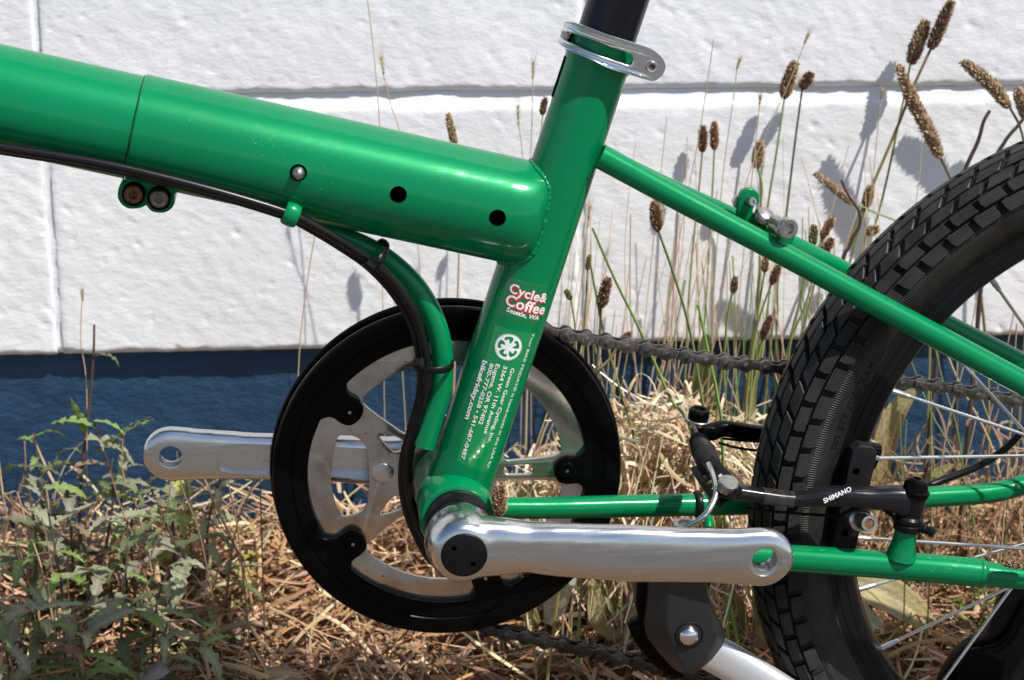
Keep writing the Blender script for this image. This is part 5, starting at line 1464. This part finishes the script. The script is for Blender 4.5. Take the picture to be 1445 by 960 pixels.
# green and straw stems without a head between seat tube and wheel
def plain_stem(pts, d, col, r):
    path = to_ground([W(*q, d) for q in pts]); base = path[-1].copy(); s = S(path[0])
    rows = catmull([(*p, r * (0.7 + 0.5 * i / len(path)) / s) for i, p in enumerate(path)], 6)
    o = link('grass_stem', stem_mesh(rows, jit(col), jit(col), base, 6), STEMM); o.location = base
    return o
GS = 'thin bare grass stems between the seat tube and the rear tyre'
lone = [((836, 322), [(836, 322), (868, 395), (905, 470), (945, 560), (985, 640)], 0.21, (0.20, 0.30, 0.07), 2.8, 'bright green stem slanting down to the right from the seat tube across the chain'),
        ((845, 340), [(833, 372), (840, 410), (852, 470), (872, 540), (895, 620), (905, 690)], 0.20, (0.20, 0.22, 0.07), 2.3, 'olive stem curving down behind the chain, right of the chainring'),
        ((1000, 300), [(985, 430), (1000, 500), (1012, 560), (1020, 640)], 0.22, (0.20, 0.32, 0.08), 2.8, 'bright green stem behind the chain above the far brake arm')]
for _, pts, d, c, r, lb in lone:
    o = plain_stem(pts, d, c, r); o['label'] = lb; o['category'] = 'grass stem'
for k in range(36):
    x = random.choice([random.uniform(795, 1180), random.uniform(950, 1180)])
    y0 = random.uniform(300, 470); lean = random.uniform(-70, 40); y1 = random.uniform(620, 700)
    xm = x + lean * 0.45 + random.uniform(-10, 10)
    pts = [(x, y0), (x + lean * 0.25, y0 + (y1 - y0) * 0.33), (xm, y0 + (y1 - y0) * 0.66), (x + lean, y1)]
    g = random.random() < (0.38 if x > 1000 else 0.12)
    o = plain_stem(pts, random.uniform(0.03, 0.12), (0.24, 0.31, 0.11) if g else jit(TAN, 0.25), random.uniform(0.9, 1.8))
    o['label'] = ('thin bare green stem' if g else 'thin bare straw stem') + (' among those left of the far brake arm, under the chain' if x < 985 else ' among those between the far brake arm and the rear tyre'); o['category'] = 'grass stem'; o['group'] = ('green stems' if g else 'straw stems') + (' left of the far brake arm' if x < 985 else ' beside the rear tyre')
for k in range(44):
    x = random.uniform(790, 1240); y0 = random.uniform(190, 420); lean = random.uniform(-90, 70); y1 = random.uniform(560, 680)
    bow = random.uniform(-22, 22)
    o = plain_stem([(x, y0), (x + lean * 0.25 + bow, y0 + (y1 - y0) * 0.35), (x + lean * 0.6 + bow, y0 + (y1 - y0) * 0.7), (x + lean, y1)], random.uniform(0.02, 0.10), jit((0.66, 0.52, 0.33), 0.2), random.uniform(0.55, 1.1))
    lo = 'left of the far brake arm' if x < 985 else 'right of the far brake arm'
    o['label'] = 'hair thin pale straw stem rising before the white blocks, ' + lo; o['category'] = 'grass stem'; o['group'] = 'hair thin straw stems ' + lo
for k in range(16):
    x = random.uniform(1225, 1450); y0 = random.uniform(420, 640); lean = random.uniform(-90, 90)
    pts = [(x, y0), (x + lean * 0.4, y0 + 90), (x + lean, y0 + 200)]
    g = random.random() < 0.35
    o = plain_stem(pts, random.uniform(0.05, 0.22), (0.22, 0.28, 0.10) if g else TAN, random.uniform(0.9, 1.7))
    o['label'] = 'thin bare ' + ('green' if g else 'straw') + ' stem seen through the rear wheel'; o['category'] = 'grass stem'; o['group'] = ('green' if g else 'straw') + ' stems seen through the rear wheel'
for lb, pts, r in (('dark broken twig standing left of the tyre top', [(1397, 156), (1388, 172), (1380, 200), (1362, 240), (1345, 300), (1330, 420)], 3.4),
                   ('dark forked twig at the right edge above the tyre', [(1452, 158), (1436, 178), (1418, 200), (1400, 240), (1390, 340)], 3.2),
                   ('thin crooked dark twig left of the tyre shoulder', [(1187, 254), (1197, 275), (1212, 298), (1213, 318), (1200, 345), (1180, 420)], 2.6)):
    o = plain_stem(pts, 0.10, TWIG, r); o['label'] = lb; o['category'] = 'twig'

# ---------------- toothed weeds at the left
def leaf_mesh(L, w, droop, cols, base_dir, up, teeth=5, curl=0.0, twist=0.0, lobes=0.45, origin=Vector((0, 0, 0))):
    n = teeth * 4
    d = base_dir.normalized(); side = d.cross(up).normalized(); nrm = side.cross(d)
    vs = []; fs = []; cl = []
    p = origin.copy(); step = L / n
    for i in range(n + 1):
        t = i / n
        env = (0.16 + 0.84 * sin(pi * min(1, 0.08 + t * 0.92)) ** 0.75) * (1 - 0.25 * t)
        ph = (i % 4) / 4.0
        tooth = 1 - lobes * abs(ph * 2 - 1) if t < 0.93 else 0.3
        hw = w * env * (tooth + random.uniform(-0.08, 0.08))
        if i == n: hw = w * 0.02
        fold = 0.25 + 0.15 * sin(i * 1.3)
        wav = 0.10 * w * sin(i * 1.9 + w * 900)
        back = -step * (1.3 if ph == 0.5 else 0.4)
        l_ = p + side * hw + nrm * (hw * fold + wav) + d * back; r_ = p - side * hw + nrm * (hw * fold - wav) + d * back
        lm = p + side * hw * 0.5 + nrm * hw * fold * 0.35; rm = p - side * hw * 0.5 + nrm * hw * fold * 0.35
        vs += [l_, lm, p.copy(), rm, r_]
        c = tuple(x * 0.74 for x in cols[0]); e = tuple(x * 0.80 for x in cols[1])
        cl += [jit(e, .12), jit(c, .1), tuple(min(.7, x * 1.35) for x in c), jit(c, .1), jit(e, .12)]
        # bend
        a = (droop + curl * t * 3) / n
        q = Matrix.Rotation(a, 3, side); d = q @ d; nrm = q @ nrm
        q = Matrix.Rotation(twist / n, 3, d); side = q @ side; nrm = q @ nrm
        p = p + d * step
    for i in range(n):
        for k in range(4): fs.append((i * 5 + k, i * 5 + k + 1, (i + 1) * 5 + k + 1, (i + 1) * 5 + k))
    return mesh_from(vs, fs, 60, cols=cl)
LEAF_SETS = [((0.30, 0.22, 0.13), (0.36, 0.27, 0.17)), ((0.30, 0.30, 0.21), (0.34, 0.32, 0.24)), ((0.20, 0.26, 0.11), (0.26, 0.28, 0.15)), ((0.15, 0.21, 0.075), (0.21, 0.23, 0.11)), ((0.29, 0.33, 0.17), (0.36, 0.35, 0.22)), ((0.13, 0.16, 0.07), (0.20, 0.18, 0.11)), ((0.33, 0.36, 0.22), (0.40, 0.38, 0.27)), ((0.22, 0.33, 0.09), (0.28, 0.36, 0.12))]
def weed(label, stem, d, nleaf, L=(0.03, 0.06), sets=LEAF_SETS, col=(0.11, 0.075, 0.055), r=3.0, top_free=0.0, wr=0.16):
    nleaf = max(6, int(nleaf * 1.0)); L = (L[0] * 0.62, L[1] * 0.80)
    path = to_ground([W(*q, d) for q in stem]); base = path[-1].copy(); s = S(path[0])
    o = thing('thistle_weed', label, 'weed', base, 'toothed weeds at the foot of the wall')
    rows = catmull([(*p, r * (0.45 + 0.6 * i / len(path)) / s) for i, p in enumerate(path)], 8)
    link('stem', stem_mesh(rows, jit(col), jit((0.10, 0.10, 0.06)), base, 8), STEMM, o)
    n = len(rows)
    for k in range(nleaf):
        t = top_free + (0.97 - top_free) * (k + random.random() * 0.7) / nleaf
        p = Vector(rows[min(n - 1, int(t * (n - 1)))][:3]) - base
        a = k * 2.4 + random.uniform(-0.5, 0.5)
        dr = Vector((cos(a), sin(a) * 0.8 - 0.15, random.uniform(0.1, 0.9) * (1.1 - t)))
        ln = random.uniform(*L) * (0.65 + 0.6 * min(1, t + 0.25))
        me = leaf_mesh(ln, ln * random.uniform(wr * 0.75, wr * 1.2), random.uniform(-1.5, -0.2), random.choice(sets), dr, Vector((0, 0, 1)), random.choice((4, 5, 6)), random.choice((0, 0, -0.5, -0.9)), random.uniform(-0.9, 0.9), random.uniform(0.35, 0.65), p)
        link('leaf', me, LEAFM, o)
    return o
wt = weed('tall dark red weed stem reaching up to the white blocks at the left', [(133, 458), (132, 500), (127, 560), (118, 640), (112, 720), (116, 800)], 0.10, 9, (0.035, 0.055), top_free=0.42, col=(0.085, 0.030, 0.026), r=3.2)
for (px, py), dr, ln, cu, st in (((131, 503), (1, -0.1, 0.25), 0.024, -2.4, 5), ((125, 600), (-1, -0.1, 0.35), 0.034, -2.3, 5), ((140, 640), (0.75, -0.1, 0.75), 0.052, -0.2, 7), ((118, 610), (-0.2, -0.1, 1), 0.030, 0.3, 7), ((122, 655), (-0.9, -0.3, 0.2), 0.040, -1.0, 0), ((140, 690), (0.9, -0.3, 0.5), 0.045, -0.9, 1)):
    b_ = Vector(wt.location); me = leaf_mesh(ln, ln * 0.17, -0.3, LEAF_SETS[st], Vector(dr), Vector((0, 0.3, 1)), 5, cu / 2.2, 0.4, 0.5, W(px, py, 0.10) - b_)
    link('leaf', me, LEAFM, wt)
weed('dark red side stem leaning right beside the tall weed stem', [(132, 595), (145, 632), (160, 690), (150, 770), (140, 830)], 0.12, 14, (0.035, 0.055), col=(0.10, 0.04, 0.035))
weed('grey green weed with a faded flower top at the left edge', [(32, 655), (42, 700), (52, 780), (40, 880)], 0.15, 16, (0.035, 0.06))
weed('grey green weed in front of the dry branch, second from the left edge', [(62, 690), (75, 760), (88, 840), (92, 930)], 0.19, 17, (0.035, 0.06))
weed('leafy weed with a thick brown stem left of the chain guard', [(213, 690), (232, 735), (258, 800), (262, 900)], 0.15, 20, (0.035, 0.062))
weed('bushy weed top right below the far crank end', [(312, 672), (300, 710), (292, 760), (296, 830)], 0.09, 18, (0.03, 0.05), LEAF_SETS[4:])
weed('weed half hidden in the middle of the leafy patch', [(180, 735), (178, 800), (172, 880), (170, 960)], 0.20, 18, (0.035, 0.06))
weed('low weed spreading at the bottom left corner', [(-5, 850), (8, 910), (15, 990)], 0.25, 15, (0.04, 0.065))
weed('low weed at the bottom edge left of the fallen grey leaf', [(110, 880), (118, 930), (120, 1000)], 0.24, 17, (0.04, 0.062))
weed('bright green young weed at the bottom edge left of the chainring', [(285, 885), (278, 925), (268, 985)], 0.23, 9, (0.035, 0.055), LEAF_SETS[7:] + LEAF_SETS[4:5])
weed('weed with pale toothed leaves between the two leafy stems', [(240, 800), (222, 850), (215, 930)], 0.20, 13, (0.035, 0.055), LEAF_SETS[4:7])
weed('sprawling weed under the dry branch at the left', [(20, 770), (40, 830), (50, 900)], 0.21, 15, (0.035, 0.06))
weed('grey weed crowded behind the tall red stem', [(95, 690), (100, 750), (104, 830)], 0.11, 16, (0.035, 0.06))
weed('grey weed with leaning stem just right of the tall red stem', [(190, 700), (185, 760), (190, 840)], 0.12, 16, (0.035, 0.06))
weed('low grey weed in the bottom left corner, right of the cut off one', [(50, 860), (60, 910), (66, 980)], 0.24, 16, (0.04, 0.06))
weed('weed low on the straw between the fallen grey leaf and the stick', [(235, 880), (228, 930), (225, 990)], 0.235, 14, (0.035, 0.055))
weed('weed right of the leafy stem, touching the straw edge', [(330, 760), (322, 820), (318, 880)], 0.14, 13, (0.03, 0.05))
weed('tall slim weed standing before the blue foot, left of the far crank end', [(172, 600), (176, 660), (170, 730), (176, 800)], 0.08, 13, (0.03, 0.05))
weed('tall slim weed standing before the blue foot at the left edge', [(48, 610), (56, 670), (62, 740), (60, 820)], 0.08, 13, (0.03, 0.05))
weed('tall weed with drooping leaves close under the far crank arm', [(238, 660), (240, 710), (246, 770), (244, 830)], 0.09, 14, (0.03, 0.05))
YEL = [((0.46, 0.48, 0.13), (0.52, 0.48, 0.18)), ((0.38, 0.43, 0.15), (0.45, 0.42, 0.18))]
weed('small yellow green lobed plant left of the chain guard', [(345, 790), (338, 815), (336, 850)], 0.10, 10, (0.022, 0.036), YEL, r=1.6, wr=0.5)
weed('single pale yellow leaf plant under the far crank end', [(262, 672), (266, 720), (270, 790)], 0.075, 6, (0.026, 0.040), YEL, r=1.6, wr=0.55)

for k in range(26):
    x = random.uniform(-20, 370); y0 = random.uniform(610, 820); ln = random.uniform(-60, 60)
    o = plain_stem([(x, y0), (x + ln * 0.3 + random.uniform(-8, 8), y0 + 50), (x + ln, y0 + 130)], random.uniform(0.07, 0.22), random.choice([(0.30, 0.19, 0.12), (0.46, 0.33, 0.20), (0.17, 0.09, 0.06)]), random.uniform(1.0, 2.2))
    o['label'] = 'dead bare stalk among the toothed weeds'; o['category'] = 'weed stalk'; o['group'] = 'dead stalks among the toothed weeds'
# ---------------- broad ribbed leaves
def broad_leaf(pts, w_px, d, cols, parent, Y=None):
    ps = [W(a, b, d + e) for a, b, e in pts]; s = S(ps[0])
    rows = catmull([tuple(p) for p in ps], 8); n = len(rows); vs = []; fs = []; cl = []
    for i, r in enumerate(rows):
        p = Vector(r); a = Vector(rows[max(0, i - 1)]); b = Vector(rows[min(n - 1, i + 1)]); t = (b - a).normalized()
        vw = (p - CAM).normalized(); side = t.cross(Vector((0.1, -0.75, 0.65))).normalized(); nr = side.cross(t)
        f = i / (n - 1); hw = w_px / s * (0.12 + 0.88 * sin(pi * min(1, f * 0.93 + 0.05)) ** 0.8) * (1 if i < n - 1 else 0.05)
        for k in range(9):
            q = k / 4 - 1
            vs.append(p + side * hw * q + nr * (abs(q) * hw * 0.35 + (0.05 * hw if k % 2 else 0)) - Vector(parent.location))
            c = cols[0] if k % 2 else cols[1]; m_ = 1 + 0.25 * noise.noise(Vector((f * 6, q * 3, w_px)))
            cl.append(tuple(x * m_ for x in c))
    for i in range(n - 1):
        for k in range(8): fs.append((i * 9 + k, i * 9 + k + 1, (i + 1) * 9 + k + 1, (i + 1) * 9 + k))
    link('leaf', mesh_from(vs, fs, 60, cols=cl), LEAFM, parent)
PG = ((0.17, 0.19, 0.065), (0.30, 0.28, 0.12)); PY_ = ((0.32, 0.29, 0.12), (0.44, 0.37, 0.20)); PD = ((0.085, 0.11, 0.03), (0.13, 0.14, 0.05)); PP = ((0.40, 0.42, 0.27), (0.46, 0.46, 0.32))
def rosette(label, foot, d, leaves, group='broad leaved plants by the wheel'):
    b = W(*foot, d); b.z = ground_z(b.x, b.y); o = thing('plantain_plant', label, 'plant', b, group)
    for pts, w, c in leaves: broad_leaf(pts, w, d, c, o)
rosette('plant with a broad yellowing ribbed leaf seen through the rear wheel', (1190, 840), 0.16, [([(1165, 815, 0), (1220, 828, .01), (1275, 855, .015), (1326, 897, .02)], 27, PY_), ([(1180, 840, .02), (1205, 858, .03), (1242, 888, .04)], 15, PP), ([(1170, 850, 0), (1150, 800, 0), (1145, 770, 0)], 14, PG)])
rosette('striped green leaves between kickstand and rear tyre', (1065, 920), 0.18, [([(1068, 925, 0), (1074, 880, 0), (1072, 840, 0), (1062, 800, 0)], 17, PG), ([(1050, 920, 0), (1042, 870, 0), (1030, 825, 0)], 13, PG), ([(1060, 930, .01), (1080, 890, .02), (1096, 855, .03)], 12, PY_)])
rosette('yellow green strap leaves under the near crank', (880, 920), 0.19, [([(892, 905, 0), (878, 868, 0), (850, 830, 0), (828, 800, 0)], 14, PG), ([(885, 910, 0), (845, 880, .01), (838, 840, .01), (832, 815, .01)], 13, PY_), ([(900, 925, 0), (905, 880, 0), (890, 840, 0)], 10, PY_)])
rosette('pale green oval leaf just below the near crank', (770, 900), 0.20, [([(775, 880, 0), (783, 850, .01), (795, 828, .02), (812, 812, .02)], 17, PP), ([(760, 880, 0), (740, 850, 0), (720, 830, 0)], 10, PG)])
rosette('pale yellow leaves behind the right side of the chainring', (760, 760), 0.12, [([(720, 770, 0), (735, 720, .01), (765, 690, .02), (790, 700, .03)], 18, PY_), ([(715, 760, 0), (700, 720, 0), (692, 690, 0)], 13, PG), ([(740, 770, 0), (780, 730, 0), (800, 690, 0)], 14, PY_)])
rosette('dark olive upright leaf behind the far brake arm', (1000, 700), 0.07, [([(985, 690, 0), (988, 600, 0), (992, 530, 0), (996, 470, 0)], 20, PD), ([(1010, 690, 0), (1030, 640, 0), (1050, 600, 0)], 12, PG), ([(975, 700, 0), (955, 660, .02), (930, 645, .03)], 12, PD)])
rosette('long pale leaf slanting behind the spokes near the rim', (1255, 720), 0.08, [([(1235, 720, 0), (1245, 640, 0), (1262, 585, 0), (1292, 548, 0)], 17, PY_), ([(1260, 730, 0), (1300, 680, 0), (1350, 655, 0)], 9, PG)])
rosette('tuft of green blades left of the tyre under the chain', (1060, 740), 0.16, [([(1062, 740, 0), (1066, 660, 0), (1062, 580, 0), (1068, 520, 0)], 5, PG), ([(1070, 740, 0), (1090, 650, 0), (1110, 570, 0), (1120, 530, 0)], 5, PG), ([(1040, 740, 0), (1045, 670, 0), (1038, 600, 0)], 6, PG), ([(1055, 740, .02), (1030, 690, .02), (1010, 660, .02)], 7, PD), ([(1080, 745, .03), (1092, 700, .03), (1100, 640, .03)], 7, PD)])
def herb():
    b = W(1380, 905, 0.17); b.z = ground_z(b.x, b.y)
    o = thing('chickweed_sprig', 'small bright green sprig on the litter seen through the wheel', 'plant', b)
    for k in range(7):
        a = random.uniform(0, 2 * pi); e = Vector((cos(a) * 0.02, sin(a) * 0.018, random.uniform(0.02, 0.06)))
        rows = catmull([(*e, 0.0004), (*(e * 0.6 + Vector((0, 0, 0.006))), 0.0005), (0, 0, 0, 0.0006)], 4)
        link('stem', stem_mesh(rows, (0.16, 0.22, 0.06), (0.14, 0.18, 0.06), Vector((0, 0, 0)), 5), STEMM, o)
        for j in range(7):
            t = j / 7; p = Vector(rows[min(len(rows) - 1, int(t * (len(rows) - 1)))][:3]); aa = j * 2.4
            link('leaf', leaf_mesh(0.009, 0.0026, -0.5, ((0.17, 0.28, 0.06), (0.20, 0.30, 0.08)), Vector((cos(aa), sin(aa), 0.5)), Vector((0, 0, 1)), 2, 0, 0, 0.1, p), LEAFM, o)
herb()

# ---------------- dry branch, sticks, fallen leaves
def stick(label, pts, d, r, col, cat='branch', name='dry_branch'):
    ps = [W(a, b, d) for a, b in pts]; base = ps[-1].copy(); s = S(ps[0])
    rows = catmull([(*p, r * (1 - 0.25 * i / len(ps)) / s * (1 + 0.15 * sin(i * 2.2))) for i, p in enumerate(ps)], 8)
    o = link(name, stem_mesh(rows, jit(col), jit(col), base, 12), STEMM); o.location = base; o['label'] = label; o['category'] = cat
stick('thick brown branch lying in the weeds at the left edge', [(-30, 708), (30, 732), (80, 758), (150, 782)], 0.085, 8, (0.20, 0.13, 0.085))
stick('broken pale stick on the straw below the toothed weeds', [(288, 900), (310, 890), (345, 880), (378, 882)], 0.17, 5, (0.36, 0.25, 0.15), 'stick', 'broken_stick')
def fallen(label, px, py, d, L, w, col, rot):
    b = W(px, py, d); o = thing('fallen_leaf', label, 'leaf', b, 'dry fallen leaves')
    me = leaf_mesh(L, w, -0.6, (col, tuple(c * 0.8 for c in col)), Vector((cos(rot), -0.5 * abs(sin(rot)) - 0.2, sin(rot) * 0.6)), Vector((0, -0.6, 1)), 3, 0.2, 0.4, 0.06)
    link('blade', me, STRAW, o)
fallen('grey fallen leaf at the bottom edge among the weeds', 205, 955, 0.24, 0.036, 0.011, (0.33, 0.30, 0.29), 1.2)
fallen('pale tan fallen leaf at the bottom edge, right of the weeds', 372, 950, 0.22, 0.030, 0.0055, (0.50, 0.35, 0.19), 0.5)
fallen('reddish brown fallen leaf below the upper kickstand', 880, 940, 0.17, 0.028, 0.010, (0.34, 0.18, 0.10), 0.6)

# ---------------- straw, litter and the dry tangle: nobody could count them
def ribbons(name, label, spots, cat_cols, seed):
    random.seed(seed); vs = []; fs = []; cl = []
    for (p, dr, L, w, arch, ncol) in spots:
        n = 6; c = jit(cat_cols[ncol], 0.28); d = dr.normalized()
        up = Vector((random.uniform(-.6, .6), random.uniform(-1, .3), 1)).normalized()
        side = d.cross(up)
        if side.length < 1e-3: side = Vector((1, 0, 0))
        side.normalize(); o = len(vs); q = p.copy()
        ax = Vector((random.uniform(-1, 1), random.uniform(-1, 1), random.uniform(-1, 1))).normalized(); bend = arch * random.uniform(0.3, 1.0)
        for i in range(n + 1):
            f = i / n; ww = w * (0.55 + 0.45 * sin(pi * (0.12 + 0.8 * f)))
            vs.append(q - side * ww); vs.append(q + up * ww * 0.5); vs.append(q + side * ww)
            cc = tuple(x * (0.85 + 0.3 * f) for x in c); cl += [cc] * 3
            R_ = Matrix.Rotation(bend / n, 3, ax); d = R_ @ d; side = R_ @ side; up = R_ @ up
            q = q + d * (L / n)
            gz = ground_z(q.x, q.y) if q.y > -0.4 else -1
            if q.z < gz: q.z = gz + 0.001; d.z = abs(d.z) * 0.3
        for i in range(n):
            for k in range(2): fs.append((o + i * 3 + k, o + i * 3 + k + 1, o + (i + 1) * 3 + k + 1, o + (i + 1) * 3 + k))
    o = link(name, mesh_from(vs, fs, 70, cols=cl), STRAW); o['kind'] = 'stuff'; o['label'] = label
    return o
STRAWC = [(0.52, 0.34, 0.19), (0.68, 0.49, 0.30), (0.36, 0.205, 0.11), (0.78, 0.61, 0.40), (0.12, 0.065, 0.035), (0.46, 0.25, 0.12)]
random.seed(5)
spots = []
for k in range(13000):
    x = random.uniform(-0.50, 0.75); y = random.uniform(0.02, 0.385)
    h = random.random() ** 1.4 * (0.042 if x > -0.16 else 0.026)
    if y > 0.30: h += random.random() * 0.012
    p = Vector((x, y, ground_z(x, y) + h)); a = random.uniform(0, 2 * pi)
    dr = Vector((cos(a), sin(a), random.gauss(0.0, 0.28)))
    if random.random() < 0.12: dr.z += 0.7
    spots.append((p, dr, random.choice((random.uniform(0.012, 0.03), random.uniform(0.025, 0.075))), random.choice((random.uniform(0.0004, 0.0009), random.uniform(0.0005, 0.0015), random.uniform(0.0006, 0.0024))), random.choice((0.2, 0.5, 1.2)), random.choice((0, 0, 1, 2, 2, 3, 4, 5, 5))))
ribbons('straw', 'brown straw and dead grass covering the ground by the wall', spots, STRAWC, 6)
spots = []
for k in range(3600):
    x = random.uniform(-0.50, 0.75); y = random.uniform(0.02, 0.385)
    p = Vector((x, y, ground_z(x, y) + random.random() ** 1.3 * 0.022)); a = random.uniform(0, 2 * pi)
    spots.append((p, Vector((cos(a), sin(a), random.gauss(0, 0.4))), random.uniform(0.005, 0.017), random.uniform(0.0016, 0.0042), random.choice((0.8, 2.0, 3.0)), random.choice((0, 1, 2, 2, 4, 4, 5))))
ribbons('leaf_litter', 'crumpled brown leaf litter between the straws', spots, [(0.30, 0.18, 0.10), (0.44, 0.31, 0.19), (0.20, 0.115, 0.065), (0, 0, 0), (0.11, 0.065, 0.04), (0.33, 0.16, 0.08)], 7)
# standing tangle behind the chainring's right side and under the chain
spots = []
random.seed(21)
for k in range(4200):
    px = random.choice((random.uniform(700, 1120), random.gauss(930, 70), random.gauss(950, 60), random.uniform(860, 1080)))
    top = 540 + abs(px - 950) * 0.35 + random.uniform(0, 60)
    py = random.uniform(top, 770); d = random.uniform(0.03, 0.21)
    p = W(px, py, d); a = random.uniform(0, 2 * pi); v = random.random()
    if v < 0.62: dr = Vector((random.gauss(0, 0.4), random.gauss(0, 0.3), -1)); L = random.uniform(0.03, 0.11); ar = random.choice((0.3, 0.8, 1.6)); w = random.uniform(0.0004, 0.0012)
    else: dr = Vector((cos(a), sin(a) * 0.6, random.uniform(-0.5, 0.7))); L = random.uniform(0.015, 0.05); ar = random.choice((1.5, 3.0, 5.0)); w = random.uniform(0.0005, 0.0017)
    spots.append((p, dr, L, w, ar, random.choice((0, 1, 1, 2, 3, 3))))
ribbons('dry_grass', 'tangle of curled dry grass under the upper chain', spots, [(0.55, 0.40, 0.24), (0.70, 0.56, 0.37), (0.42, 0.28, 0.16), (0.78, 0.66, 0.48)], 22)
spots = []
random.seed(41)
for k in range(520):
    px = random.uniform(-20, 720); py = random.uniform(700, 800) - 25 * noise.noise(Vector((px * 0.02, 0, 5))); d = random.uniform(0.012, 0.09)
    p = W(px, py, d); dr = Vector((random.gauss(0, 0.8), random.gauss(0, 0.3), -0.8 if random.random() < 0.6 else 0.2))
    spots.append((p, dr, random.uniform(0.02, 0.07), random.uniform(0.0004, 0.0012), random.choice((0.4, 1.0, 2.0)), random.choice((0, 1, 1, 2))))
ribbons('dry_grass', 'loose straw heaped against the blue foot of the wall', spots, [(0.50, 0.34, 0.20), (0.66, 0.50, 0.32), (0.34, 0.20, 0.11)], 42)
spots = []
random.seed(31)
for k in range(420):
    px = random.uniform(1215, 1480); py = random.uniform(600 + (px < 1300) * 20, 860); d = random.uniform(0.02, 0.16)
    p = W(px, py, d); a = random.uniform(0, 2 * pi)
    if random.random() < 0.5: dr = Vector((random.gauss(0, 0.5), random.gauss(0, 0.3), -1)); L = random.uniform(0.04, 0.10); ar = 0.5
    else: dr = Vector((cos(a), sin(a) * 0.6, random.uniform(-0.6, 0.4))); L = random.uniform(0.015, 0.05); ar = 3.0
    spots.append((p, dr, L, random.uniform(0.0005, 0.0013), ar, random.choice((0, 0, 1, 2, 2))))
ribbons('dry_grass', 'thin dry grass behind the spokes of the rear wheel', spots, [(0.36, 0.23, 0.13), (0.50, 0.36, 0.21), (0.24, 0.14, 0.08)], 32)
